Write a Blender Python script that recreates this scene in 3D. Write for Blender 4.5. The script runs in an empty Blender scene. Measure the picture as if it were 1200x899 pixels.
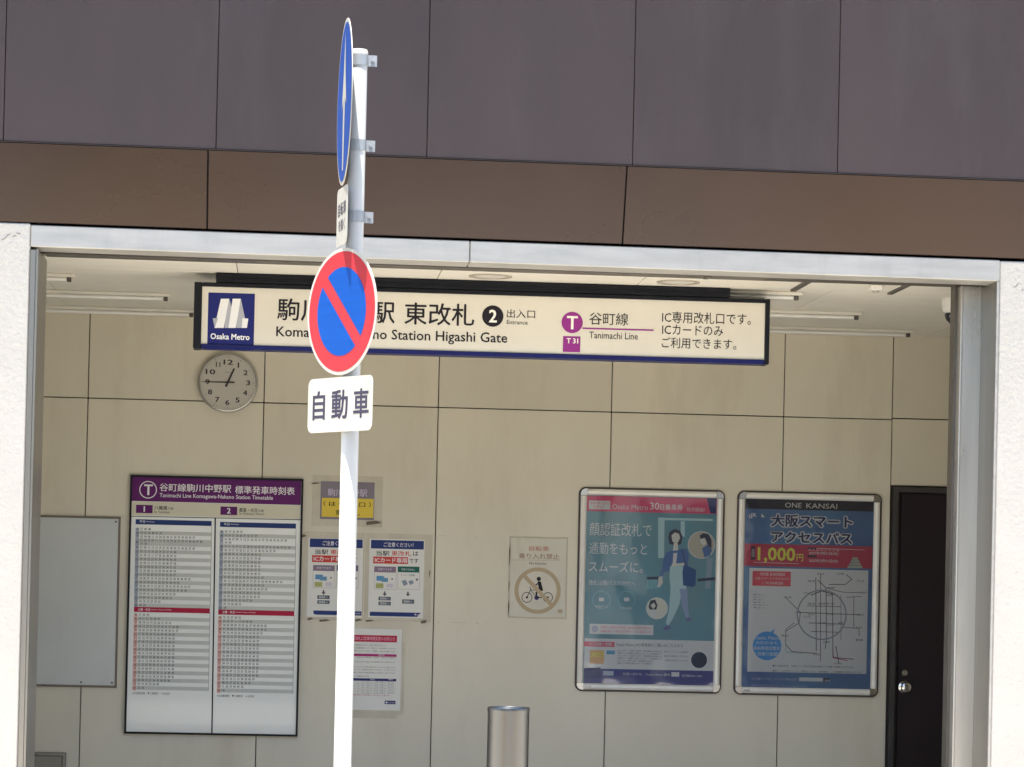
import bpy, bmesh, math, random, os
from mathutils import Vector, Matrix

random.seed(11)
scn = bpy.context.scene
COL = scn.collection
PI = math.pi

# ------------------------------------------------------------------ camera
cam_data = bpy.data.cameras.new("camera")
cam = bpy.data.objects.new("camera", cam_data)
COL.objects.link(cam)
EYE = 1.55
fwd = Vector((0.07652672, 0.99692539, 0.01683549))
rgt = Vector((0.99679140, -0.07689197, 0.02223784))
upv = Vector((-0.02346398, -0.01507968, 0.99961095))
rot = Matrix((rgt, upv, -fwd)).transposed().to_4x4()
cam.matrix_world = Matrix.Translation((1.16279756, -16.6428922, EYE)) @ rot
cam_data.sensor_width = 36.0
cam_data.lens = 102.0
cam_data.shift_y = 0.1526
cam_data.clip_start = 0.1
cam_data.clip_end = 2000.0
scn.camera = cam

# ------------------------------------------------------------------ daylight
SUN_EL, SUN_AZ = math.radians(76.0), math.radians(26.0)     # azimuth: degrees to the left of straight behind the camera
sdir = Vector((-math.sin(SUN_AZ) * math.cos(SUN_EL), -math.cos(SUN_AZ) * math.cos(SUN_EL), math.sin(SUN_EL)))
sd = bpy.data.lights.new("sun", 'SUN')
sd.energy = 4.5
sd.angle = math.radians(0.53)
sd.color = (1.0, 0.96, 0.89)
sun = bpy.data.objects.new("sun", sd)
sun.rotation_euler = sdir.to_track_quat('Z', 'Y').to_euler()
sun.location = (0, -8, 20)
COL.objects.link(sun)
world = bpy.data.worlds.new("World")
scn.world = world
world.use_nodes = True
wn = world.node_tree
wn.nodes.clear()
sky = wn.nodes.new("ShaderNodeTexSky")
sky.sky_type = 'NISHITA'
sky.sun_disc = False
sky.sun_elevation = SUN_EL
sky.sun_rotation = math.radians(180.0) + SUN_AZ
sky.dust_density = 1.6
bg = wn.nodes.new("ShaderNodeBackground")
bg.inputs[1].default_value = 0.12
wo = wn.nodes.new("ShaderNodeOutputWorld")
wn.links.new(sky.outputs[0], bg.inputs[0])
wn.links.new(bg.outputs[0], wo.inputs[0])
vs = scn.view_settings
vs.view_transform = 'Standard'
vs.look = 'None'
vs.gamma = 1.0
vs.use_curve_mapping = False
vs.exposure = 1.70
scn.cycles.use_denoising = True
scn.cycles.max_bounces = 10
scn.cycles.diffuse_bounces = 6
scn.cycles.transparent_max_bounces = 12
scn.cycles.caustics_reflective = False
scn.cycles.caustics_refractive = False

# ------------------------------------------------------------------ materials
def lin(c):
    return c / 12.92 if c <= 0.04045 else ((c + 0.055) / 1.055) ** 2.4
def srgb(r, g, b, k=1.0):
    return tuple(min(0.86, lin(v / 255.0) * k) for v in (r, g, b)) + (1.0,)

def mat(name, col, rough=0.6, metal=0.0, spec=0.5, var=0.0, vscale=3.0, stretch=(1, 1, 1), bump=0.0, bscale=60.0, bstretch=(1, 1, 1),
        col2=None, rvar=0.0, coat=0.0, dirt=None, rand=0.0):
    m = bpy.data.materials.new(name)
    m.use_nodes = True
    nt = m.node_tree
    b = nt.nodes["Principled BSDF"]
    b.inputs["Base Color"].default_value = col
    b.inputs["Roughness"].default_value = rough
    b.inputs["Metallic"].default_value = metal
    b.inputs["Specular IOR Level"].default_value = spec
    b.inputs["Coat Weight"].default_value = coat
    geo = nt.nodes.new("ShaderNodeNewGeometry")
    def noise(scale, st, detail=6.0, rg=0.6):
        mp = nt.nodes.new("ShaderNodeMapping")
        mp.inputs["Scale"].default_value = st
        nt.links.new(geo.outputs["Position"], mp.inputs[0])
        n = nt.nodes.new("ShaderNodeTexNoise")
        n.inputs["Scale"].default_value = scale
        n.inputs["Detail"].default_value = detail
        n.inputs["Roughness"].default_value = rg
        nt.links.new(mp.outputs[0], n.inputs["Vector"])
        return n
    last = None
    if var > 0 or col2 is not None:
        n = noise(vscale, stretch)
        cr = nt.nodes.new("ShaderNodeValToRGB")
        cr.color_ramp.elements[0].position = 0.32
        cr.color_ramp.elements[1].position = 0.68
        a = tuple(v * (1 - var) for v in (col2 or col)[:3]) + (1,)
        c = tuple(min(0.9, v * (1 + var * 0.7)) for v in col[:3]) + (1,)
        cr.color_ramp.elements[0].color = a
        cr.color_ramp.elements[1].color = c
        nt.links.new(n.outputs[0], cr.inputs[0])
        last = cr.outputs[0]
        if rvar > 0:
            mr = nt.nodes.new("ShaderNodeMapRange")
            mr.inputs["From Min"].default_value = 0.3
            mr.inputs["From Max"].default_value = 0.7
            mr.inputs["To Min"].default_value = max(0.02, rough - rvar)
            mr.inputs["To Max"].default_value = rough + rvar
            nt.links.new(n.outputs[0], mr.inputs[0])
            nt.links.new(mr.outputs[0], b.inputs["Roughness"])
    if dirt is not None:                                   # vertical run-off streaks and blotches of grime
        dcol, damt, dsc = dirt
        n2 = noise(dsc, (1.0, 1.0, 0.22), 8.0, 0.7)
        mr = nt.nodes.new("ShaderNodeMapRange")
        mr.inputs["From Min"].default_value = 0.52
        mr.inputs["From Max"].default_value = 0.78
        mr.inputs["To Max"].default_value = damt
        nt.links.new(n2.outputs[0], mr.inputs[0])
        mx = nt.nodes.new("ShaderNodeMix")
        mx.data_type = 'RGBA'
        nt.links.new(mr.outputs[0], mx.inputs[0])
        if last is None:
            mx.inputs[6].default_value = col
        else:
            nt.links.new(last, mx.inputs[6])
        mx.inputs[7].default_value = dcol
        last = mx.outputs[2]
    if rand > 0:                                           # each piece a little lighter or darker than the next
        oi = nt.nodes.new("ShaderNodeObjectInfo")
        mr = nt.nodes.new("ShaderNodeMapRange")
        mr.inputs["To Min"].default_value = 1.0 - rand
        mr.inputs["To Max"].default_value = 1.0 + rand
        nt.links.new(oi.outputs["Random"], mr.inputs[0])
        vm = nt.nodes.new("ShaderNodeVectorMath")
        vm.operation = 'SCALE'
        if last is None:
            vm.inputs[0].default_value = col[:3]
        else:
            nt.links.new(last, vm.inputs[0])
        nt.links.new(mr.outputs[0], vm.inputs["Scale"])
        last = vm.outputs[0]
    if last is not None:
        nt.links.new(last, b.inputs["Base Color"])
    if bump > 0:
        n3 = noise(bscale, bstretch, 5.0, 0.6)
        bp = nt.nodes.new("ShaderNodeBump")
        bp.inputs["Strength"].default_value = 1.0
        bp.inputs["Distance"].default_value = bump
        nt.links.new(n3.outputs[0], bp.inputs["Height"])
        nt.links.new(bp.outputs[0], b.inputs["Normal"])
    return m

M = {
 'fascia': mat("bronze_fascia_paint", (0.070, 0.052, 0.051, 1), rough=0.45, spec=0.35, var=0.10, vscale=1.3, stretch=(1.6, 1, 0.5), dirt=((0.10, 0.082, 0.08, 1), 0.6, 2.4), bump=0.003, bscale=1.6, rand=0.05, rvar=0.07),
 'soffit': mat("bronze_soffit_metal", (0.042, 0.024, 0.018, 1), rough=0.28, spec=0.6, metal=0.35, var=0.22, vscale=0.7, rand=0.08, rvar=0.06),
 'joint': mat("dark_joint_sealant", (0.06, 0.045, 0.035, 1), rough=0.8, var=0.3, vscale=5),
 'stucco': mat("white_stucco", (0.66, 0.625, 0.565, 1), rough=0.9, spec=0.2, var=0.05, vscale=2.0, bump=0.010, bscale=42.0, dirt=((0.52, 0.48, 0.41, 1), 0.5, 2.6)),
 'panel': mat("beige_wall_panel", (0.72, 0.67, 0.545, 1), rough=0.55, spec=0.4, var=0.07, vscale=1.1, stretch=(1, 1, 0.4), dirt=((0.56, 0.50, 0.38, 1), 0.75, 1.9), bump=0.0007, bscale=5.0, rand=0.05),
 'ceiling': mat("cream_ceiling_board", (0.82, 0.78, 0.68, 1), rough=0.75, spec=0.3, var=0.05, vscale=1.6, dirt=((0.62, 0.57, 0.46, 1), 0.3, 2.0), rand=0.03),
 'frame_front': mat("dull_galvanised_steel", (0.54, 0.52, 0.48, 1), rough=0.45, metal=0.4, var=0.12, vscale=7, stretch=(0.4, 1, 3.0), dirt=((0.36, 0.35, 0.33, 1), 0.4, 6.0), rvar=0.08),
 'stainless': mat("brushed_stainless_steel", (0.60, 0.585, 0.55, 1), rough=0.30, metal=0.78, var=0.08, vscale=2.0, stretch=(6, 6, 0.3), bump=0.0001, bscale=3.0, rvar=0.05, dirt=((0.25, 0.235, 0.21, 1), 0.5, 4.0)),
 'toned_steel': mat("shade_toned_steel", (0.30, 0.282, 0.25, 1), rough=0.38, metal=0.85, var=0.10, vscale=2.0, stretch=(6, 6, 0.4)),  # darker copy of the stainless: shade on the reveals is put into the colour
 'trim_brown': mat("brown_painted_trim", (0.20, 0.165, 0.14, 1), rough=0.45, metal=0.2, var=0.1, vscale=6),
 'track': mat("brown_shutter_track", (0.13, 0.115, 0.10, 1), rough=0.45, metal=0.5, var=0.15, vscale=4),
 'dark': mat("matt_black_metal", (0.008, 0.009, 0.013, 1), rough=0.45, spec=0.2, var=0.2, vscale=6),
 'sign_blue': mat("sign_edge_blue", (0.010, 0.013, 0.105, 1), rough=0.4, spec=0.2, var=0.1, vscale=6),
 'sign_face': mat("warm_white_acrylic", (0.70, 0.66, 0.565, 1), rough=0.38, spec=0.5, var=0.03, vscale=3.0, dirt=((0.62, 0.55, 0.42, 1), 0.25, 7.0)),
 'door': mat("dark_brown_door_paint", (0.016, 0.0085, 0.012, 1), rough=0.45, spec=0.4, var=0.2, vscale=2),
 'door_frame': mat("dark_door_frame", (0.045, 0.042, 0.042, 1), rough=0.45, var=0.12, vscale=4),
 'chrome': mat("polished_steel", (0.62, 0.61, 0.59, 1), rough=0.16, metal=1.0, var=0.05, vscale=9),
 'pole': mat("white_pole_paint", (0.60, 0.60, 0.58, 1), rough=0.38, spec=0.5, var=0.06, vscale=6, stretch=(1, 1, 0.3), dirt=((0.30, 0.29, 0.25, 1), 0.55, 9.0), bump=0.0004, bscale=30.0, coat=0.1),
 'galv': mat("galvanised_band", (0.40, 0.41, 0.42, 1), rough=0.45, metal=0.6, var=0.12, vscale=20),
 'sign_back': mat("bare_aluminium_sheet", (0.5, 0.5, 0.5, 1), rough=0.45, metal=0.8, var=0.08, vscale=8),
 's_white': mat("reflective_white_sheet", (0.50, 0.485, 0.43, 1), rough=0.45, spec=0.3, var=0.03, vscale=6, dirt=((0.36, 0.34, 0.27, 1), 0.4, 8.0)),
 's_red': mat("reflective_red_sheet", (0.44, 0.035, 0.045, 1), rough=0.5, spec=0.2, var=0.04, vscale=4, stretch=(1, 1, 14), dirt=((0.34, 0.05, 0.06, 1), 0.4, 9.0)),
 's_blue': mat("reflective_blue_sheet", (0.002, 0.072, 0.36, 1), rough=0.5, spec=0.2, var=0.08, vscale=3, stretch=(1, 1, 18)),
 's_blue_old': mat("faded_blue_sheet", (0.02, 0.075, 0.32, 1), rough=0.5, spec=0.2, var=0.10, vscale=3, stretch=(1, 1, 18)),
 's_ink': mat("sign_lettering_navy_black", (0.035, 0.03, 0.06, 1), rough=0.5),
 'clock_rim': mat("grey_clock_rim", (0.42, 0.41, 0.38, 1), rough=0.3, metal=0.5, var=0.06, vscale=9),
 'clock_face': mat("pale_grey_clock_dial", (0.56, 0.53, 0.475, 1), rough=0.5, spec=0.3, var=0.03, vscale=9),
 'clock_ink': mat("clock_black", (0.025, 0.022, 0.025, 1), rough=0.5),
 'clock_brand': mat("clock_grey_print", (0.28, 0.26, 0.24, 1), rough=0.5),
 'board': mat("white_board_laminate", (0.84, 0.85, 0.82, 1), rough=0.2, spec=0.5, coat=0.6, var=0.03, vscale=1.2),
 'board_old': mat("grey_blank_board", (0.60, 0.625, 0.615, 1), rough=0.25, spec=0.5, coat=0.4, var=0.05, vscale=2.0, dirt=((0.50, 0.51, 0.49, 1), 0.5, 3.0)),
 'alu': mat("silver_aluminium_trim", (0.58, 0.58, 0.56, 1), rough=0.32, metal=0.75, var=0.06, vscale=10),
 'alu_white': mat("satin_aluminium_rail", (0.84, 0.82, 0.76, 1), rough=0.36, metal=0.15, var=0.06, vscale=8),
 'gasket': mat("dark_rubber_edge", (0.06, 0.045, 0.042, 1), rough=0.6, var=0.1, vscale=8),
 'paper': mat("notice_paper", (0.80, 0.79, 0.74, 1), rough=0.6, var=0.03, vscale=5),
 'paper_old': mat("yellowed_paper", (0.70, 0.665, 0.565, 1), rough=0.7, var=0.05, vscale=6, dirt=((0.48, 0.43, 0.33, 1), 0.5, 9.0)),
 'tape': mat("aged_sticky_tape", (0.60, 0.545, 0.425, 1), rough=0.35, var=0.08, vscale=8, dirt=((0.42, 0.36, 0.26, 1), 0.5, 14.0)),
 'grime': mat("tape_residue_grime", (0.17, 0.14, 0.10, 1), rough=0.8, var=0.3, vscale=30),
 'mauve_sheet': mat("faded_mauve_sheet", (0.225, 0.195, 0.235, 1), rough=0.6, var=0.05, vscale=5),
 'teal_poster': mat("teal_poster_print", (0.12, 0.33, 0.42, 1), rough=0.45, col2=(0.21, 0.41, 0.48, 1), var=0.16, vscale=3.2, stretch=(1.4, 1, 0.8)),
 'blue_poster': mat("blue_poster_print", (0.09, 0.25, 0.45, 1), rough=0.45, col2=(0.085, 0.16, 0.42, 1), var=0.08, vscale=2.0),
 'lamp_body': mat("white_enamel_batten", (0.74, 0.71, 0.63, 1), rough=0.4, var=0.04, vscale=5),
 'lamp_tube': mat("unlit_fluorescent_tube", (0.85, 0.84, 0.80, 1), rough=0.2, var=0.02, vscale=5),
 'lamp_cap': mat("grey_plastic_end", (0.09, 0.08, 0.07, 1), rough=0.5, var=0.1, vscale=15),
 'recess': mat("downlight_recess", (0.42, 0.38, 0.32, 1), rough=0.5, var=0.1, vscale=15),
 'dome': mat("smoked_dome", (0.01, 0.012, 0.025, 1), rough=0.08, coat=0.5),
 'white_plastic': mat("white_plastic_housing", (0.74, 0.72, 0.66, 1), rough=0.4, var=0.02, vscale=9),
 'sealant': mat("cladding_sealant", (0.024, 0.019, 0.020, 1), rough=0.7, col2=(0.05, 0.043, 0.045, 1), var=0.2, vscale=3.0),
 'reflection_paving': mat("yellow_reflection_paving", (0.62, 0.36, 0.06, 1), rough=0.8, var=0.1, vscale=6),
 'bollard': mat("satin_bollard_steel", (0.15, 0.15, 0.148, 1), rough=0.33, metal=1.0, var=0.08, vscale=2.0, stretch=(6, 6, 0.3), rvar=0.06),
 'paving': mat("pale_concrete_paving", (0.56, 0.525, 0.46, 1), rough=0.85, var=0.12, vscale=2.5, dirt=((0.36, 0.33, 0.29, 1), 0.5, 3.0), bump=0.002, bscale=50, rand=0.05),
 'asphalt': mat("worn_asphalt", (0.075, 0.073, 0.07, 1), rough=0.9, var=0.2, vscale=5, bump=0.004, bscale=80),
 'kerb': mat("kerb_concrete", (0.40, 0.39, 0.36, 1), rough=0.85, var=0.12, vscale=6, bump=0.002, bscale=60),
 'road_paint': mat("white_road_paint", (0.72, 0.72, 0.69, 1), rough=0.7, var=0.12, vscale=12),
 'floor': mat("interior_stone_floor", (0.56, 0.53, 0.47, 1), rough=0.45, var=0.08, vscale=3, rand=0.05),
 'far_wall': mat("grey_tiled_facade", (0.42, 0.39, 0.34, 1), rough=0.7, var=0.12, vscale=1.5),
 'far_glass': mat("dark_window_glass", (0.02, 0.025, 0.03, 1), rough=0.08, spec=0.6),
 'roof': mat("roof_membrane", (0.25, 0.25, 0.24, 1), rough=0.9, var=0.1, vscale=2),
}

def glass_mat():
    m = bpy.data.materials.new("clear_acrylic_sheet")
    m.use_nodes = True
    nt = m.node_tree
    nt.nodes.clear()
    out = nt.nodes.new("ShaderNodeOutputMaterial")
    mx = nt.nodes.new("ShaderNodeMixShader")
    tr = nt.nodes.new("ShaderNodeBsdfTransparent")
    tr.inputs[0].default_value = (0.985, 0.99, 0.99, 1)
    gl = nt.nodes.new("ShaderNodeBsdfGlossy")
    gl.inputs["Roughness"].default_value = 0.04
    fr = nt.nodes.new("ShaderNodeFresnel")
    fr.inputs["IOR"].default_value = 1.62
    geo = nt.nodes.new("ShaderNodeNewGeometry")
    n = nt.nodes.new("ShaderNodeTexNoise")
    n.inputs["Scale"].default_value = 2.6
    n.inputs["Detail"].default_value = 1.5
    bp = nt.nodes.new("ShaderNodeBump")
    bp.inputs["Distance"].default_value = 0.010
    nt.links.new(geo.outputs["Position"], n.inputs["Vector"])
    nt.links.new(n.outputs[0], bp.inputs["Height"])
    nt.links.new(bp.outputs[0], gl.inputs["Normal"])
    nt.links.new(fr.outputs[0], mx.inputs[0])
    nt.links.new(tr.outputs[0], mx.inputs[1])
    nt.links.new(gl.outputs[0], mx.inputs[2])
    nt.links.new(mx.outputs[0], out.inputs[0])
    return m
M['acrylic'] = glass_mat()

# print inks: flat colours of the printed matter (sRGB readings)
PK = 1.42
INK = {
 'ink': (28, 24, 30), 'ink_soft': (84, 80, 82), 'ink_blue': (52, 44, 92), 'lilac_text': (176, 164, 186), 'line_purple': (124, 42, 114),
 'logo_grey': (150, 152, 160), 'logo_white': (226, 222, 208), 'navy': (26, 32, 92), 'paper_warm': (232, 222, 196), 'yellow': (196, 172, 66),
 'n4_mag': (150, 40, 98), 'n4_navy': (38, 40, 92), 'n4_pink': (220, 150, 165), 'n4_red': (158, 34, 62),
 'nb_brown': (140, 112, 98), 'nb_red': (164, 112, 98), 'nb_tan': (160, 144, 118),
 'nt_blue': (34, 50, 100), 'nt_blue2': (88, 130, 160), 'nt_dark': (68, 82, 88), 'nt_green': (24, 86, 74), 'nt_greyblue': (118, 128, 144),
 'nt_line': (140, 140, 136), 'nt_mauve': (118, 102, 120), 'nt_mauve2': (96, 84, 108), 'nt_olive': (148, 150, 92), 'nt_pale': (184, 176, 186),
 'nt_red': (176, 62, 54), 'nt_skyblue': (76, 126, 164),
 'p1_bag': (44, 66, 104), 'p1_blue': (78, 118, 142), 'p1_col': (132, 156, 160), 'p1_col2': (104, 118, 130), 'p1_dark': (42, 48, 62),
 'p1_denim': (62, 84, 122), 'p1_hair': (46, 48, 60), 'p1_jean': (134, 156, 176), 'p1_jean2': (108, 120, 144), 'p1_label': (198, 194, 186),
 'p1_line': (110, 156, 166), 'p1_mid': (130, 134, 146), 'p1_navy': (58, 60, 102), 'p1_navy2': (40, 46, 84), 'p1_orange': (196, 126, 88),
 'p1_pale': (206, 196, 196), 'p1_paper': (194, 184, 172), 'p1_red': (160, 62, 88), 'p1_red2': (178, 70, 84), 'p1_ring': (184, 192, 190),
 'p1_shoe': (76, 80, 116), 'p1_skin': (196, 164, 152), 'p1_skin2': (182, 164, 150), 'p1_tan': (138, 134, 122), 'p1_text': (206, 218, 220),
 'p1_text2': (186, 208, 212), 'p1_white': (172, 172, 164), 'p1_yellow': (214, 158, 70),
 'p2_black': (32, 32, 42), 'p2_bubble': (62, 112, 158), 'p2_castle': (118, 132, 120), 'p2_dark': (54, 36, 52), 'p2_greenline': (70, 128, 120),
 'p2_label': (158, 66, 76), 'p2_line': (70, 60, 70), 'p2_loop': (106, 112, 118), 'p2_navytext': (26, 36, 76), 'p2_panel': (164, 170, 172),
 'p2_red': (136, 48, 66), 'p2_redline': (132, 56, 72), 'p2_white': (212, 218, 220), 'p2_yellow': (206, 176, 66),
 'tt_black': (24, 24, 30), 'tt_blue': (32, 50, 98), 'tt_cream': (186, 182, 164), 'tt_grey': (172, 174, 169), 'tt_hour': (136, 142, 156),
 'tt_hour2': (150, 156, 166), 'tt_pink': (190, 146, 138), 'tt_pink2': (200, 164, 156), 'tt_purple': (84, 26, 88), 'tt_red': (152, 26, 56),
 'tt_rule': (70, 72, 76), 'tt_num': (56, 54, 60), 'tt_white': (206, 200, 204),
}
INKM = {}
def inkm(n):
    if n not in INKM:
        m = bpy.data.materials.new("print_" + n)
        m.use_nodes = True
        b = m.node_tree.nodes["Principled BSDF"]
        b.inputs["Base Color"].default_value = srgb(*INK[n], k=PK * (1.75 if n[:3] in ('p1_', 'p2_') else 1.0))
        b.inputs["Roughness"].default_value = 0.55
        b.inputs["Specular IOR Level"].default_value = 0.22
        INKM[n] = m
    return INKM[n]

# ------------------------------------------------------------------ mesh helpers
def fin(bm, name, mats, parent=None, smooth=False, loc=None):
    me = bpy.data.meshes.new(name)
    bmesh.ops.recalc_face_normals(bm, faces=bm.faces)
    bm.to_mesh(me)
    bm.free()
    if not isinstance(mats, (list, tuple)):
        mats = [mats]
    for m in mats:
        me.materials.append(m)
    if smooth:
        for p in me.polygons:
            p.use_smooth = True
        me.set_sharp_from_angle(angle=math.radians(38))
    o = bpy.data.objects.new(name, me)
    COL.objects.link(o)
    if parent is not None:
        o.parent = parent
        if parent.parent is None:                          # parts are modelled in place; only the thing's Empty carries a location
            o.matrix_parent_inverse = Matrix.Translation(parent.location).inverted()
    return o

def tag(o, label, cat, group=None):
    o['label'] = label
    o['category'] = cat
    if group:
        o['group'] = group
    return o

def thing(name, loc, label, cat, group=None):
    o = bpy.data.objects.new(name, None)
    o.location = loc
    o.empty_display_size = 0.1
    COL.objects.link(o)
    return tag(o, label, cat, group)

def structure(o):
    o['kind'] = 'structure'
    return o

def box(bm, x0, y0, z0, x1, y1, z1, bev=0.0, mi=0, tilt=0.0):
    if x1 < x0: x0, x1 = x1, x0
    if y1 < y0: y0, y1 = y1, y0
    if z1 < z0: z0, z1 = z1, z0
    r = bmesh.ops.create_cube(bm, size=1.0, matrix=Matrix.Translation(((x0 + x1) / 2, (y0 + y1) / 2, (z0 + z1) / 2)) @ Matrix.Diagonal((x1 - x0, y1 - y0, z1 - z0, 1)))
    vs_ = r['verts']
    if tilt:
        for v in vs_:
            v.co.z += tilt * (v.co.x - 2.3)
    fs = set(f for v in vs_ for f in v.link_faces)
    if bev > 0:
        es = list(set(e for v in vs_ for e in v.link_edges))
        rr = bmesh.ops.bevel(bm, geom=es, offset=bev, segments=1, affect='EDGES', profile=0.5)
        fs = set(f for f in rr['faces']) | set(f for f in fs if f.is_valid)
    for f in fs:
        f.material_index = mi
    return vs_

def prism(bm, pts, y0, y1, mi=0):
    """outline in x,z given depth from y0 (front) to y1"""
    n = len(pts)
    a = [bm.verts.new((p[0], y0, p[1])) for p in pts]
    b = [bm.verts.new((p[0], y1, p[1])) for p in pts]
    fs = [bm.faces.new(a), bm.faces.new(b[::-1])]
    for i in range(n):
        fs.append(bm.faces.new((a[i], b[i], b[(i + 1) % n], a[(i + 1) % n])))
    for f in fs:
        f.material_index = mi

def lathe(bm, prof, cx, cy, cz, axis='Z', seg=40, mi=0, caps=True):
    rings = []
    for r, h in prof:
        ring = []
        for i in range(seg):
            a = 2 * PI * i / seg
            if axis == 'Z':
                co = (cx + r * math.cos(a), cy + r * math.sin(a), cz + h)
            elif axis == 'Y':
                co = (cx + r * math.cos(a), cy - h, cz + r * math.sin(a))
            else:
                co = (cx + h, cy + r * math.cos(a), cz + r * math.sin(a))
            ring.append(bm.verts.new(co))
        rings.append(ring)
    for k in range(len(rings) - 1):
        for i in range(seg):
            f = bm.faces.new((rings[k][i], rings[k][(i + 1) % seg], rings[k + 1][(i + 1) % seg], rings[k + 1][i]))
            f.material_index = mi
    for ring in ((rings[0], rings[-1]) if caps else ()):
        if (ring[0].co - ring[seg // 2].co).length > 1e-5:
            f = bm.faces.new(ring)
            f.material_index = mi

# ------------------------------------------------------------------ flat printing
# every character used is outlined once: one line of text per character, followed by a wide square that shows its advance
GLY = {}
def load_glyphs(chars):
    chars = sorted(set(chars) - {'\u53e3', '\n'})
    cu = bpy.data.curves.new("glyph_sheet", 'FONT')
    cu.fill_mode = 'FRONT'
    cu.resolution_u = 2
    cu.space_line = 3.0
    cu.body = "\u53e3\n" + "\n".join(c + "\u53e3" for c in chars)
    o = bpy.data.objects.new("glyph_sheet", cu)
    COL.objects.link(o)
    me = bpy.data.meshes.new_from_object(o.evaluated_get(bpy.context.evaluated_depsgraph_get()))
    n = len(chars) + 1
    V = [(v.co.x, v.co.y) for v in me.vertices]
    rows = [[] for _ in range(n)]
    for p in me.polygons:
        y = sum(V[i][1] for i in p.vertices) / len(p.vertices)
        rows[max(0, min(n - 1, int(round((0.35 - y) / 3.0))))].append(tuple(p.vertices))
    def cut(fs, k, x1):
        ids = {}; vs_ = []; out = []
        for f in fs:
            if min(V[i][0] for i in f) >= x1:
                continue
            for i in f:
                if i not in ids:
                    ids[i] = len(vs_); vs_.append((V[i][0], V[i][1] + 3.0 * k))
            out.append(tuple(ids[i] for i in f))
        return vs_, out
    g0 = cut(rows[0], 0, 99)
    xa = min(v[0] for v in g0[0]); xb = max(v[0] for v in g0[0])
    GLY['\u53e3'] = (g0[0], g0[1], 1.0)
    for k, c in enumerate(chars, 1):
        adv = max((V[i][0] for f in rows[k] for i in f), default=xb + .3) - xb
        v, f = cut(rows[k], k, adv + xa - 0.02)
        GLY[c] = (v, f, adv)
    bpy.data.objects.remove(o)
    bpy.data.curves.remove(cu)
    bpy.data.meshes.remove(me)
_tc = {}
def text_polys(t):
    if t not in _tc:
        vs_, fs, x = [], [], 0.0
        for ch in t:
            v, f, adv = GLY[ch]
            b = len(vs_)
            vs_ += [(a_ + x, c_) for a_, c_ in v]
            fs += [tuple(b + i for i in q_) for q_ in f]
            x += adv
        _tc[t] = (vs_, fs)
    return _tc[t]
# heavier weights: the outline laid down several times, shifted by a fraction of the stroke
WEIGHT = {0: [(0, 0)], 1: [(-.011, 0), (.011, 0), (0, .009), (0, -.009)],
          2: [(-.022, -.014), (.022, -.014), (-.022, .014), (.022, .014), (0, 0)],
          4: [(.12 * math.cos(k * PI / 8), .12 * math.sin(k * PI / 8)) for k in range(16)] + [(.07 * math.cos(k * PI / 4), .07 * math.sin(k * PI / 4)) for k in range(8)] + [(0, 0)]}

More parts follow.
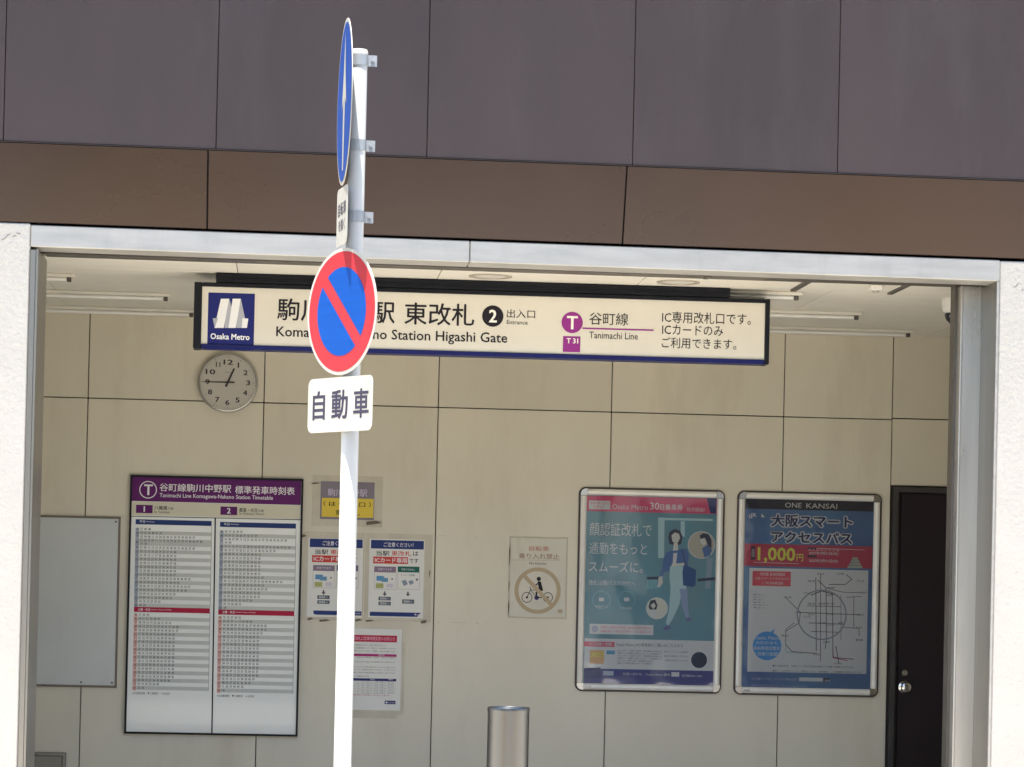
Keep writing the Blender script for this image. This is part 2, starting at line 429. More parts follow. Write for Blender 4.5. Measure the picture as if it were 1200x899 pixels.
class Print:
    """collects flat inked shapes; place(u, v, d) maps sheet coordinates and a lift to space"""
    def __init__(s, place, step=0.0005):
        s.v = []; s.f = []; s.mi = []; s.mats = []; s.place = place; s.d = 0.0; s.step = step
    def m(s, c):
        if c not in s.mats:
            s.mats.append(c)
        return s.mats.index(c)
    def add(s, vs_, fs, c):
        b = len(s.v); k = s.m(c)
        s.n = getattr(s, 'n', 0) + 1                       # hair's-breadth lifts keep overlapping ink apart
        dd = s.d + (s.n % 12) * 0.00002
        s.v += [s.place(x, z, dd) for x, z in vs_]
        for f in fs:
            s.f.append(tuple(b + i for i in f)); s.mi.append(k)
    def text(s, t, x0, z0, x1, z1, c, bold=0):
        vs_, fs = text_polys(t)
        if not vs_:
            return
        W_ = WEIGHT[bold]
        ex = max(w[0] for w in W_); ez = max(w[1] for w in W_)
        a = min(v[0] for v in vs_) - ex; b = max(v[0] for v in vs_) + ex
        e = min(v[1] for v in vs_) - ez; g = max(v[1] for v in vs_) + ez
        if g - e < 1e-4 or b - a < 1e-4:
            return
        kx = (x1 - x0) / (b - a); kz = (z1 - z0) / (g - e)
        d0 = s.d
        for k, (ox, oz) in enumerate(W_):
            s.add([(x0 + (v[0] + ox - a) * kx, z0 + (v[1] + oz - e) * kz) for v in vs_], fs, c)
        s.d = d0
    def disc(s, x, z, r, c, n=40):
        s.add([(x + r * math.cos(2 * PI * i / n), z + r * math.sin(2 * PI * i / n)) for i in range(n)], [tuple(range(n))], c)
    def ring(s, x, z, r, w, c, n=48):
        v = []; f = []
        for i in range(n):
            a = 2 * PI * i / n
            v += [(x + r * math.cos(a), z + r * math.sin(a)), (x + (r - w) * math.cos(a), z + (r - w) * math.sin(a))]
            j = (i + 1) % n
            f.append((2 * i, 2 * j, 2 * j + 1, 2 * i + 1))
        s.add(v, f, c)
    def line(s, pts, w, c):
        for (x0, z0), (x1, z1) in zip(pts[:-1], pts[1:]):
            L_ = math.hypot(x1 - x0, z1 - z0)
            if L_ < 1e-6:
                continue
            nx, nz = -(z1 - z0) / L_ * w / 2, (x1 - x0) / L_ * w / 2
            ex, ez = (x1 - x0) / L_ * w * .3, (z1 - z0) / L_ * w * .3
            s.add([(x0 - ex + nx, z0 - ez + nz), (x0 - ex - nx, z0 - ez - nz), (x1 + ex - nx, z1 + ez - nz), (x1 + ex + nx, z1 + ez + nz)], [(0, 1, 2, 3)], c)
    def items(s, it):
        for i in it:
            k = i[0]
            if k == 'L': s.d += s.step
            elif k == 'D': s.d -= s.step
            elif k == 'r':
                x0, z0, x1, z1, c = i[1:]
                s.add([(x0, z0), (x1, z0), (x1, z1), (x0, z1)], [(0, 1, 2, 3)], c)
            elif k == 't': s.text(i[1], i[2], i[3], i[4], i[5], i[6], i[7])
            elif k == 'c': s.disc(*i[1:])
            elif k == 'o': s.ring(i[1], i[2], i[3], i[4], i[5])
            elif k == 'p': s.add(i[1], [tuple(range(len(i[1])))], i[2])
            elif k == 'l': s.line(i[1], i[2], i[3])
    def build(s, name, parent):
        me = bpy.data.meshes.new(name)
        me.from_pydata(s.v, [], s.f)
        for c in s.mats:
            me.materials.append(c if not isinstance(c, str) else inkm(c))
        me.polygons.foreach_set('material_index', s.mi)
        o = bpy.data.objects.new(name, me)
        COL.objects.link(o)
        o.parent = parent
        if parent.parent is None:
            o.matrix_parent_inverse = Matrix.Translation(parent.location).inverted()
        return o

def wall_print(key, parent, name='lettering', dy=0.0):
    Y, it = PRINTS[key]
    p = Print(lambda x, z, d: (x, Y + dy - d, z))
    p.items(it)
    return p.build(name, parent)

# printed matter: sheet shapes in metres on the wall (x, height)
PRINTS = {
 'sign': (-2.442, [
  ('r', 0.7418, 2.684, 0.9676, 2.9612, 'navy'),
  ('L',),
  ('p', [(0.829, 2.8623), (0.844, 2.9315), (0.8593, 2.8808), (0.8439, 2.7905), (0.8238, 2.7899)], 'logo_grey'),
  ('p', [(0.8851, 2.864), (0.9001, 2.9332), (0.9225, 2.8386), (0.9078, 2.7924), (0.8798, 2.7916)], 'logo_grey'),
  ('p', [(0.7748, 2.7885), (0.8203, 2.7898), (0.8431, 2.9332), (0.8029, 2.932)], 'logo_white'),
  ('p', [(0.7649, 2.8358), (0.7911, 2.8366), (0.7765, 2.7886)], 'logo_grey'),
  ('p', [(0.843, 2.7905), (0.878, 2.7915), (0.8992, 2.9349), (0.8598, 2.9337)], 'logo_white'),
  ('p', [(0.9093, 2.84), (0.9383, 2.8391), (0.9323, 2.7931), (0.9078, 2.7924)], 'logo_white'),
  ('t', 'Osaka Metro', 0.7564, 2.7335, 0.9466, 2.7627, 'logo_white', 2),
  ('t', '駒川中野駅', 1.078, 2.8349, 1.653, 2.9435, 'ink', 1),
  ('t', '東改札', 1.6996, 2.8329, 2.0432, 2.9419, 'ink', 1),
  ('t', 'Komagawa-Nakano Station Higashi Gate', 1.0756, 2.741, 2.2078, 2.8058, 'ink', 1),
  ('c', 2.1338, 2.8863, 0.0526, 'ink'),
  ('t', '出入口', 2.2029, 2.8807, 2.3417, 2.9227, 'ink', 0),
  ('t', 'Entrance', 2.2038, 2.8491, 2.306, 2.8693, 'ink', 0),
  ('c', 2.526, 2.8663, 0.0526, 'line_purple'),
  ('r', 2.4828, 2.7207, 2.5684, 2.7981, 'line_purple'),
  ('l', [(2.5794, 2.8396), (2.9285, 2.8397)], 0.0075, 'line_purple'),
  ('t', '谷町線', 2.6108, 2.8588, 2.8036, 2.9198, 'ink', 0),
  ('t', 'Tanimachi Line', 2.6118, 2.7906, 2.8528, 2.8242, 'ink', 0),
  ('t', 'IC専用改札口です。', 2.9714, 2.8784, 3.4134, 2.9354, 'ink', 0),
  ('t', 'ICカードのみ', 2.9728, 2.8197, 3.2764, 2.8703, 'ink', 0),
  ('t', 'ご利用できます。', 2.9721, 2.7541, 3.3437, 2.8069, 'ink', 0),
  ('L',),
  ('t', '2', 2.1149, 2.8548, 2.1539, 2.9178, 'paper_warm', 2),
  ('t', 'T', 2.4999, 2.8329, 2.5535, 2.8981, 'paper_warm', 2),
  ('t', 'T 31', 2.5006, 2.7633, 2.5576, 2.7885, 'paper_warm', 2),
 ]),
 'timetable': (-0.034, [
  ('r', 0.2653, 2.0004, 1.2233, 2.143, 'tt_purple'),
  ('r', 0.2633, 1.9201, 1.2211, 1.9979, 'tt_cream'),
  ('L',),
  ('o', 0.3559, 2.0662, 0.0498, 0.0054, 'tt_white'),
  ('t', 'T', 0.3328, 2.036, 0.382, 2.0966, 'tt_white', 2),
  ('t', '谷町線駒川中野駅', 0.4201, 2.0595, 0.8261, 2.1057, 'tt_white', 1),
  ('t', '標準発車時刻表', 0.8482, 2.0557, 1.1878, 2.1019, 'tt_white', 1),
  ('t', 'Tanimachi Line Komagawa-Nakano Station Timetable', 0.4211, 2.0189, 1.0645, 2.0491, 'tt_white', 1),
  ('r', 0.2901, 1.9332, 0.3841, 1.9794, 'tt_purple'),
  ('r', 0.7683, 1.9341, 0.8627, 1.9813, 'tt_purple'),
  ('L',),
  ('t', '1', 0.3326, 1.9407, 0.3412, 1.9723, 'tt_white', 2),
  ('t', '2', 0.8051, 1.9421, 0.8259, 1.9737, 'tt_white', 2),
  ('D',),
  ('t', '八尾南', 0.3936, 1.9525, 0.4664, 1.9767, 'ink', 1),
  ('t', '方面', 0.4713, 1.9552, 0.5003, 1.9708, 'ink', 0),
  ('t', 'for Yaominami', 0.3942, 1.9346, 0.4796, 1.9492, 'ink', 0),
  ('t', '都島・大日', 0.8748, 1.9518, 0.976, 1.9762, 'ink', 1),
  ('t', '方面', 0.9815, 1.9545, 1.0135, 1.9701, 'ink', 0),
  ('t', 'for Miyakojima, Dainichi', 0.8753, 1.9348, 1.0163, 1.9494, 'ink', 0),
  ('l', [(0.2651, 1.9135), (1.2234, 1.9161)], 0.0044, 'tt_rule'),
  ('l', [(0.7398, 1.9142), (0.7498, 0.6861)], 0.0078, 'tt_black'),
  ('r', 0.2899, 1.8687, 0.7195, 1.8969, 'tt_blue'),
  ('r', 0.2903, 1.827, 0.3105, 1.8488, 'tt_hour2'),
  ('r', 0.2904, 1.8051, 0.3106, 1.8269, 'tt_hour'),
  ('r', 0.3104, 1.8102, 0.7196, 1.832, 'tt_grey'),
  ('r', 0.2905, 1.7833, 0.3107, 1.8051, 'tt_hour2'),
  ('r', 0.2906, 1.7429, 0.3108, 1.7833, 'tt_hour'),
  ('r', 0.3107, 1.7479, 0.7199, 1.7883, 'tt_grey'),
  ('r', 0.2908, 1.7211, 0.311, 1.7429, 'tt_hour2'),
  ('r', 0.2909, 1.6992, 0.3111, 1.721, 'tt_hour'),
  ('r', 0.3109, 1.7042, 0.7201, 1.726, 'tt_grey'),
  ('r', 0.291, 1.6774, 0.3112, 1.6992, 'tt_hour2'),
  ('r', 0.2911, 1.6556, 0.3113, 1.6774, 'tt_hour'),
  ('r', 0.3111, 1.6605, 0.7203, 1.6823, 'tt_grey'),
  ('r', 0.2912, 1.6337, 0.3114, 1.6555, 'tt_hour2'),
  ('r', 0.2913, 1.6119, 0.3115, 1.6337, 'tt_hour'),
  ('r', 0.3113, 1.6168, 0.7205, 1.6386, 'tt_grey'),
  ('r', 0.2914, 1.5901, 0.3116, 1.6119, 'tt_hour2'),
  ('r', 0.2915, 1.5682, 0.3117, 1.59, 'tt_hour'),
  ('r', 0.3115, 1.5731, 0.7207, 1.5949, 'tt_grey'),
  ('r', 0.2916, 1.5464, 0.3118, 1.5682, 'tt_hour2'),
  ('r', 0.2917, 1.5246, 0.3119, 1.5464, 'tt_hour'),
  ('r', 0.3118, 1.5294, 0.721, 1.5512, 'tt_grey'),
  ('r', 0.2918, 1.5027, 0.312, 1.5245, 'tt_hour2'),
  ('r', 0.292, 1.4809, 0.3122, 1.5027, 'tt_hour'),
  ('r', 0.312, 1.4857, 0.7212, 1.5075, 'tt_grey'),
  ('r', 0.2921, 1.4591, 0.3123, 1.4809, 'tt_hour2'),
  ('r', 0.2922, 1.4373, 0.3124, 1.4591, 'tt_hour'),
  ('r', 0.3122, 1.442, 0.7214, 1.4638, 'tt_grey'),
  ('r', 0.2923, 1.4154, 0.3125, 1.4372, 'tt_hour2'),
  ('r', 0.2924, 1.3936, 0.3126, 1.4154, 'tt_hour'),
  ('r', 0.3124, 1.3983, 0.7216, 1.4201, 'tt_grey'),
  ('r', 0.2923, 1.3704, 0.7217, 1.399, 'tt_red'),
  ('r', 0.2926, 1.3393, 0.3128, 1.3611, 'tt_pink2'),
  ('r', 0.2928, 1.3175, 0.313, 1.3393, 'tt_pink'),
  ('r', 0.3128, 1.3221, 0.7218, 1.3439, 'tt_grey'),
  ('r', 0.2929, 1.2957, 0.3131, 1.3175, 'tt_pink2'),
  ('r', 0.293, 1.2739, 0.3132, 1.2957, 'tt_pink'),
  ('r', 0.313, 1.2784, 0.722, 1.3002, 'tt_grey'),
  ('r', 0.2931, 1.252, 0.3133, 1.2738, 'tt_pink2'),
  ('r', 0.2932, 1.2302, 0.3134, 1.252, 'tt_pink'),
  ('r', 0.3132, 1.2347, 0.7222, 1.2565, 'tt_grey'),
  ('r', 0.2933, 1.2084, 0.3135, 1.2302, 'tt_pink2'),
  ('r', 0.2934, 1.1866, 0.3136, 1.2084, 'tt_pink'),
  ('r', 0.3134, 1.191, 0.7224, 1.2128, 'tt_grey'),
  ('r', 0.2935, 1.1648, 0.3137, 1.1866, 'tt_pink2'),
  ('r', 0.2936, 1.143, 0.3138, 1.1648, 'tt_pink'),
  ('r', 0.3136, 1.1474, 0.7226, 1.1692, 'tt_grey'),
  ('r', 0.2937, 1.1212, 0.3139, 1.143, 'tt_pink2'),
  ('r', 0.2938, 1.0993, 0.314, 1.1211, 'tt_pink'),
  ('r', 0.3138, 1.1037, 0.7228, 1.1255, 'tt_grey'),
  ('r', 0.2939, 1.0775, 0.3141, 1.0993, 'tt_pink2'),
  ('r', 0.294, 1.0557, 0.3142, 1.0775, 'tt_pink'),
  ('r', 0.314, 1.0601, 0.723, 1.0819, 'tt_grey'),
  ('r', 0.2941, 1.0339, 0.3143, 1.0557, 'tt_pink2'),
  ('r', 0.2942, 1.0121, 0.3144, 1.0339, 'tt_pink'),
  ('r', 0.3142, 1.0164, 0.7232, 1.0382, 'tt_grey'),
  ('r', 0.2944, 0.9903, 0.3146, 1.0121, 'tt_pink2'),
  ('r', 0.2945, 0.9685, 0.3147, 0.9903, 'tt_pink'),
  ('r', 0.3145, 0.9727, 0.7235, 0.9945, 'tt_grey'),
  ('r', 0.2946, 0.9467, 0.3148, 0.9685, 'tt_pink2'),
  ('r', 0.2947, 0.9249, 0.3149, 0.9467, 'tt_pink'),
  ('r', 0.3147, 0.9291, 0.7237, 0.9509, 'tt_grey'),
  ('l', [(0.7202, 1.868), (0.7223, 1.4027)], 0.0017, 'tt_rule'),
  ('l', [(0.7227, 1.375), (0.7244, 0.9316)], 0.0017, 'tt_rule'),
  ('L',),
  ('t', '平日', 0.3116, 1.8771, 0.343, 1.8917, 'tt_white', 1),
  ('t', 'Weekdays', 0.3478, 1.8796, 0.396, 1.8884, 'tt_white', 0),
  ('t', '土曜・休日', 0.3141, 1.3771, 0.3839, 1.3927, 'tt_white', 1),
  ('t', 'Saturdays, Sundays and Holidays', 0.3887, 1.3807, 0.5045, 1.3895, 'tt_white', 0),
  ('t', '5', 0.2959, 1.8362, 0.3075, 1.8488, 'tt_num', 0),
  ('t', '17  40  48', 0.319, 1.8362, 0.376, 1.8494, 'tt_num', 1),
  ('t', '6', 0.296, 1.8144, 0.3076, 1.827, 'tt_num', 0),
  ('t', '23  42  45  48  51  54', 0.3191, 1.8145, 0.4389, 1.8277, 'tt_num', 1),
  ('t', '7', 0.2961, 1.7925, 0.3077, 1.8051, 'tt_num', 0),
  ('t', '02  04  08  11  16  24  25  30  31  34  35  42  50  54  57', 0.3193, 1.7931, 0.6275, 1.8063, 'tt_num', 1),
  ('t', '8', 0.2963, 1.7614, 0.3079, 1.774, 'tt_num', 0),
  ('t', '01  05  07  09  11  12  14  16  18  25  27  29  37  40  45  47  50', 0.3191, 1.7712, 0.6693, 1.7844, 'tt_num', 1),
  ('t', '54  58', 0.3197, 1.7521, 0.3557, 1.7651, 'tt_num', 0),
  ('t', '9', 0.2964, 1.7303, 0.308, 1.7429, 'tt_num', 0),
  ('t', '01  09  11  13  14  19  21  35  44  50  51  54  56  57  59', 0.3196, 1.7308, 0.6278, 1.744, 'tt_num', 1),
  ('t', '10', 0.2965, 1.7085, 0.3081, 1.7211, 'tt_num', 0),
  ('t', '02  12  13  14  20  24  25  27  41  45', 0.3197, 1.7087, 0.5231, 1.7219, 'tt_num', 1),
  ('t', '11', 0.2966, 1.6866, 0.3082, 1.6992, 'tt_num', 0),
  ('t', '01  05  10  11  17  20  22  38  39  53', 0.3198, 1.6869, 0.5232, 1.7001, 'tt_num', 1),
  ('t', '12', 0.2967, 1.6648, 0.3083, 1.6774, 'tt_num', 0),
  ('t', '05  20  22  23  31  39  44  45  46  54', 0.3199, 1.665, 0.5233, 1.6782, 'tt_num', 1),
  ('t', '13', 0.2968, 1.643, 0.3084, 1.6556, 'tt_num', 0),
  ('t', '02  04  12  17  21  31  46  48  57  58', 0.32, 1.6432, 0.5234, 1.6564, 'tt_num', 1),
  ('t', '14', 0.2969, 1.6211, 0.3085, 1.6337, 'tt_num', 0),
  ('t', '02  23  24  25  26  27  36  38  51  55', 0.3201, 1.6214, 0.5235, 1.6346, 'tt_num', 1),
  ('t', '15', 0.2971, 1.5993, 0.3087, 1.6119, 'tt_num', 0),
  ('t', '01  03  08  12  13  29  40  46  49  54', 0.3202, 1.5995, 0.5236, 1.6127, 'tt_num', 1),
  ('t', '16', 0.2972, 1.5775, 0.3088, 1.5901, 'tt_num', 0),
  ('t', '16  17  23  30  33  34  50  53  56  57', 0.3203, 1.5778, 0.5237, 1.5908, 'tt_num', 1),
  ('t', '17', 0.2973, 1.5556, 0.3089, 1.5682, 'tt_num', 0),
  ('t', '03  06  07  14  19  22  24  28  33  38  40  48  50  52', 0.3204, 1.556, 0.6076, 1.5692, 'tt_num', 1),
  ('t', '18', 0.2974, 1.5338, 0.309, 1.5464, 'tt_num', 0),
  ('t', '06  10  18  20  21  22  24  35  44  45  52', 0.3205, 1.5341, 0.5449, 1.5471, 'tt_num', 1),
  ('t', '19', 0.2975, 1.512, 0.3091, 1.5246, 'tt_num', 0),
  ('t', '04  06  10  11  12  20  31  39  41  45  47  52  54  57', 0.3206, 1.5123, 0.6078, 1.5255, 'tt_num', 1),
  ('t', '20', 0.2976, 1.4902, 0.3092, 1.5028, 'tt_num', 0),
  ('t', '03  04  10  16  17  23  26  27  30  35  39  42  48', 0.3208, 1.4905, 0.587, 1.5035, 'tt_num', 1),
  ('t', '21', 0.2977, 1.4683, 0.3093, 1.4809, 'tt_num', 0),
  ('t', '03  09  14  22  32  37  41  47  52  59', 0.3209, 1.4686, 0.5243, 1.4816, 'tt_num', 1),
  ('t', '22', 0.2978, 1.4465, 0.3094, 1.4591, 'tt_num', 0),
  ('t', '07  09  10  11  24  27  28  41  51', 0.321, 1.4467, 0.5034, 1.4597, 'tt_num', 1),
  ('t', '23', 0.2979, 1.4247, 0.3095, 1.4373, 'tt_num', 0),
  ('t', '04  10  19  27  30  55', 0.3211, 1.4248, 0.4407, 1.4378, 'tt_num', 1),
  ('t', '0', 0.298, 1.4029, 0.3096, 1.4155, 'tt_num', 0),
  ('t', '40  55', 0.3212, 1.4028, 0.3572, 1.4158, 'tt_num', 1),
  ('t', '5', 0.2983, 1.3485, 0.3099, 1.3611, 'tt_num', 0),
  ('t', '11  30  34', 0.3214, 1.3485, 0.3784, 1.3615, 'tt_num', 1),
  ('t', '6', 0.2984, 1.3267, 0.31, 1.3393, 'tt_num', 0),
  ('t', '18  21  31  32  45  47', 0.3216, 1.3268, 0.4412, 1.3398, 'tt_num', 1),
  ('t', '7', 0.2985, 1.3049, 0.3101, 1.3175, 'tt_num', 0),
  ('t', '08  10  12  19  25  26  31  35  53', 0.3217, 1.305, 0.5041, 1.318, 'tt_num', 1),
  ('t', '8', 0.2986, 1.2831, 0.3102, 1.2957, 'tt_num', 0),
  ('t', '06  12  18  22  32  33  36  41  51  56  58', 0.3217, 1.2833, 0.5461, 1.2963, 'tt_num', 1),
  ('t', '9', 0.2987, 1.2613, 0.3103, 1.2739, 'tt_num', 0),
  ('t', '03  05  23  24  38  43  45  49  50  51  57', 0.3218, 1.2614, 0.5462, 1.2744, 'tt_num', 1),
  ('t', '10', 0.2988, 1.2395, 0.3104, 1.2521, 'tt_num', 0),
  ('t', '17  18  20  24  32  36  43  45  46  50', 0.3219, 1.2396, 0.5253, 1.2526, 'tt_num', 1),
  ('t', '11', 0.2989, 1.2176, 0.3105, 1.2302, 'tt_num', 0),
  ('t', '01  12  19  22  31  36  38  42  46  50', 0.322, 1.2177, 0.5254, 1.2307, 'tt_num', 1),
  ('t', '12', 0.299, 1.1958, 0.3106, 1.2084, 'tt_num', 0),
  ('t', '17  18  19  21  30  33  42  43  44  53', 0.3222, 1.1959, 0.5256, 1.2089, 'tt_num', 1),
  ('t', '13', 0.2991, 1.174, 0.3107, 1.1866, 'tt_num', 0),
  ('t', '12  18  23  27  42  48  52  54  57  58', 0.3223, 1.1741, 0.5257, 1.1871, 'tt_num', 1),
  ('t', '14', 0.2992, 1.1522, 0.3108, 1.1648, 'tt_num', 0),
  ('t', '10  11  22  24  29  34  45  53  56  59', 0.3224, 1.1523, 0.5258, 1.1653, 'tt_num', 1),
  ('t', '15', 0.2993, 1.1304, 0.3109, 1.143, 'tt_num', 0),
  ('t', '06  13  19  24  31  43  45  47  54  55', 0.3225, 1.1304, 0.5259, 1.1434, 'tt_num', 1),
  ('t', '16', 0.2995, 1.1086, 0.3111, 1.1212, 'tt_num', 0),
  ('t', '11  20  27  34  38  40  43  47  50  58', 0.3226, 1.1086, 0.526, 1.1216, 'tt_num', 1),
  ('t', '17', 0.2996, 1.0868, 0.3112, 1.0994, 'tt_num', 0),
  ('t', '02  11  13  18  36  40  41  47  50  56', 0.3227, 1.0868, 0.5261, 1.0998, 'tt_num', 1),
  ('t', '18', 0.2997, 1.065, 0.3113, 1.0776, 'tt_num', 0),
  ('t', '12  15  29  38  40  41  42  44  49  55', 0.3228, 1.065, 0.5262, 1.078, 'tt_num', 1),
  ('t', '19', 0.2998, 1.0432, 0.3114, 1.0558, 'tt_num', 0),
  ('t', '03  04  08  09  11  12  15  21  31  46', 0.3229, 1.0432, 0.5263, 1.0562, 'tt_num', 1),
  ('t', '20', 0.2999, 1.0214, 0.3115, 1.034, 'tt_num', 0),
  ('t', '03  13  23  25  27  30  31  36  40  43', 0.323, 1.0213, 0.5264, 1.0343, 'tt_num', 1),
  ('t', '21', 0.3, 0.9995, 0.3116, 1.0121, 'tt_num', 0),
  ('t', '01  05  14  16  18  23  24  26  38  46', 0.3231, 0.9995, 0.5265, 1.0125, 'tt_num', 1),
  ('t', '22', 0.3001, 0.9777, 0.3117, 0.9903, 'tt_num', 0),
  ('t', '03  08  24  27  36  45  54  55  56', 0.3232, 0.9777, 0.5056, 0.9907, 'tt_num', 1),
  ('t', '23', 0.3002, 0.9559, 0.3118, 0.9685, 'tt_num', 0),
  ('t', '07  19  20  35  36  40', 0.3234, 0.9558, 0.443, 0.9688, 'tt_num', 1),
  ('t', '0', 0.3003, 0.9341, 0.3119, 0.9467, 'tt_num', 0),
  ('t', '22  33', 0.3235, 0.934, 0.3595, 0.947, 'tt_num', 1),
  ('t', '※は当駅始発\u3000▼八尾南行\u3000＊大日行', 0.2948, 0.9025, 0.5068, 0.9161, 'tt_num', 0),
  ('D',),
  ('r', 0.7677, 1.8651, 1.1991, 1.8933, 'tt_blue'),
  ('r', 0.7677, 1.8232, 0.7881, 1.845, 'tt_hour2'),
  ('r', 0.7678, 1.8013, 0.7882, 1.8231, 'tt_hour'),
  ('r', 0.7879, 1.8063, 1.1991, 1.8283, 'tt_grey'),
  ('r', 0.7679, 1.7609, 0.7883, 1.8013, 'tt_hour2'),
  ('r', 0.7681, 1.739, 0.7885, 1.7608, 'tt_hour'),
  ('r', 0.7883, 1.744, 1.1993, 1.7658, 'tt_grey'),
  ('r', 0.7682, 1.7171, 0.7886, 1.7389, 'tt_hour2'),
  ('r', 0.7683, 1.6952, 0.7887, 1.717, 'tt_hour'),
  ('r', 0.7885, 1.7002, 1.1995, 1.722, 'tt_grey'),
  ('r', 0.7684, 1.6733, 0.7888, 1.6951, 'tt_hour2'),
  ('r', 0.7685, 1.6514, 0.7889, 1.6732, 'tt_hour'),
  ('r', 0.7886, 1.6564, 1.1996, 1.6782, 'tt_grey'),
  ('r', 0.7685, 1.6296, 0.7889, 1.6514, 'tt_hour2'),
  ('r', 0.7686, 1.6077, 0.789, 1.6295, 'tt_hour'),
  ('r', 0.7888, 1.6126, 1.1998, 1.6344, 'tt_grey'),
  ('r', 0.7687, 1.5858, 0.7891, 1.6076, 'tt_hour2'),
  ('r', 0.7688, 1.5639, 0.7892, 1.5857, 'tt_hour'),
  ('r', 0.789, 1.5688, 1.2, 1.5906, 'tt_grey'),
  ('r', 0.7689, 1.542, 0.7893, 1.5638, 'tt_hour2'),
  ('r', 0.769, 1.5202, 0.7894, 1.542, 'tt_hour'),
  ('r', 0.7892, 1.525, 1.2002, 1.5468, 'tt_grey'),
  ('r', 0.7691, 1.4983, 0.7895, 1.5201, 'tt_hour2'),
  ('r', 0.7692, 1.4764, 0.7896, 1.4982, 'tt_hour'),
  ('r', 0.7894, 1.4812, 1.2004, 1.503, 'tt_grey'),
  ('r', 0.7693, 1.4545, 0.7897, 1.4763, 'tt_hour2'),
  ('r', 0.7694, 1.4327, 0.7898, 1.4545, 'tt_hour'),
  ('r', 0.7896, 1.4374, 1.2006, 1.4592, 'tt_grey'),
  ('r', 0.7695, 1.4108, 0.7899, 1.4326, 'tt_hour2'),
  ('r', 0.7696, 1.3889, 0.79, 1.4107, 'tt_hour'),
  ('r', 0.7897, 1.3936, 1.2007, 1.4154, 'tt_grey'),
  ('r', 0.7696, 1.3656, 1.2008, 1.3942, 'tt_red'),
  ('r', 0.7699, 1.3345, 0.7903, 1.3563, 'tt_pink2'),
  ('r', 0.7699, 1.3126, 0.7903, 1.3344, 'tt_pink'),
  ('r', 0.7901, 1.3172, 1.2011, 1.339, 'tt_grey'),
  ('r', 0.77, 1.2908, 0.7904, 1.3126, 'tt_pink2'),
  ('r', 0.7701, 1.2689, 0.7905, 1.2907, 'tt_pink'),
  ('r', 0.7903, 1.2734, 1.2011, 1.2952, 'tt_grey'),
  ('r', 0.7702, 1.247, 0.7906, 1.2688, 'tt_pink2'),
  ('r', 0.7703, 1.2252, 0.7907, 1.247, 'tt_pink'),
  ('r', 0.7905, 1.2297, 1.2013, 1.2515, 'tt_grey'),
  ('r', 0.7704, 1.2033, 0.7908, 1.2251, 'tt_pink2'),
  ('r', 0.7705, 1.1814, 0.7909, 1.2032, 'tt_pink'),
  ('r', 0.7907, 1.1859, 1.2015, 1.2077, 'tt_grey'),
  ('r', 0.7706, 1.1596, 0.791, 1.1814, 'tt_pink2'),
  ('r', 0.7707, 1.1377, 0.7911, 1.1595, 'tt_pink'),
  ('r', 0.7909, 1.1421, 1.2017, 1.1639, 'tt_grey'),
  ('r', 0.7708, 1.1159, 0.7912, 1.1377, 'tt_pink2'),
  ('r', 0.7709, 1.094, 0.7913, 1.1158, 'tt_pink'),
  ('r', 0.7911, 1.0984, 1.2019, 1.1202, 'tt_grey'),
  ('r', 0.771, 1.0721, 0.7914, 1.0939, 'tt_pink2'),
  ('r', 0.7711, 1.0503, 0.7915, 1.0721, 'tt_pink'),
  ('r', 0.7913, 1.0546, 1.2021, 1.0764, 'tt_grey'),
  ('r', 0.7712, 1.0284, 0.7916, 1.0502, 'tt_pink2'),
  ('r', 0.7713, 1.0066, 0.7917, 1.0284, 'tt_pink'),
  ('r', 0.7914, 1.0109, 1.2022, 1.0327, 'tt_grey'),
  ('r', 0.7714, 0.9847, 0.7918, 1.0065, 'tt_pink2'),
  ('r', 0.7715, 0.9629, 0.7919, 0.9847, 'tt_pink'),
  ('r', 0.7916, 0.9671, 1.2024, 0.9889, 'tt_grey'),
  ('r', 0.7716, 0.941, 0.792, 0.9628, 'tt_pink2'),
  ('r', 0.7717, 0.9192, 0.7921, 0.941, 'tt_pink'),
  ('r', 0.7918, 0.9234, 1.2026, 0.9452, 'tt_grey'),
  ('l', [(1.1999, 1.8644), (1.2015, 1.398)], 0.0017, 'tt_rule'),
  ('l', [(1.2018, 1.3702), (1.2034, 0.9259)], 0.0017, 'tt_rule'),
  ('L',),
  ('t', '平日', 0.7896, 1.8735, 0.821, 1.8881, 'tt_white', 1),
  ('t', 'Weekdays', 0.8259, 1.876, 0.8743, 1.8848, 'tt_white', 0),
  ('t', '土曜・休日', 0.7914, 1.3724, 0.8616, 1.388, 'tt_white', 1),
  ('t', 'Saturdays, Sundays and Holidays', 0.8665, 1.3759, 0.9827, 1.3847, 'tt_white', 0),
  ('t', '5', 0.7734, 1.8325, 0.785, 1.8451, 'tt_num', 0),
  ('t', '09  19  23  38  53', 0.7967, 1.8326, 0.8959, 1.8458, 'tt_num', 1),
  ('t', '6', 0.7735, 1.8106, 0.7851, 1.8232, 'tt_num', 0),
  ('t', '10  24  27  30  35  37  42  53  59', 0.7967, 1.8109, 0.9801, 1.8241, 'tt_num', 1),
  ('t', '7', 0.7737, 1.7794, 0.7853, 1.792, 'tt_num', 0),
  ('t', '01  06  07  09  11  13  21  23  25  31  37  39  40  43  56  57  58', 0.7966, 1.7892, 1.1484, 1.8024, 'tt_num', 1),
  ('t', '54  58', 0.7971, 1.77, 0.8333, 1.7832, 'tt_num', 0),
  ('t', '8', 0.7738, 1.7482, 0.7854, 1.7608, 'tt_num', 0),
  ('t', '10  11  15  19  21  25  28  31  32  35  37  39  41  43  46  47  53  54', 0.797, 1.7489, 1.1698, 1.7621, 'tt_num', 1),
  ('t', '9', 0.7739, 1.7263, 0.7855, 1.7389, 'tt_num', 0),
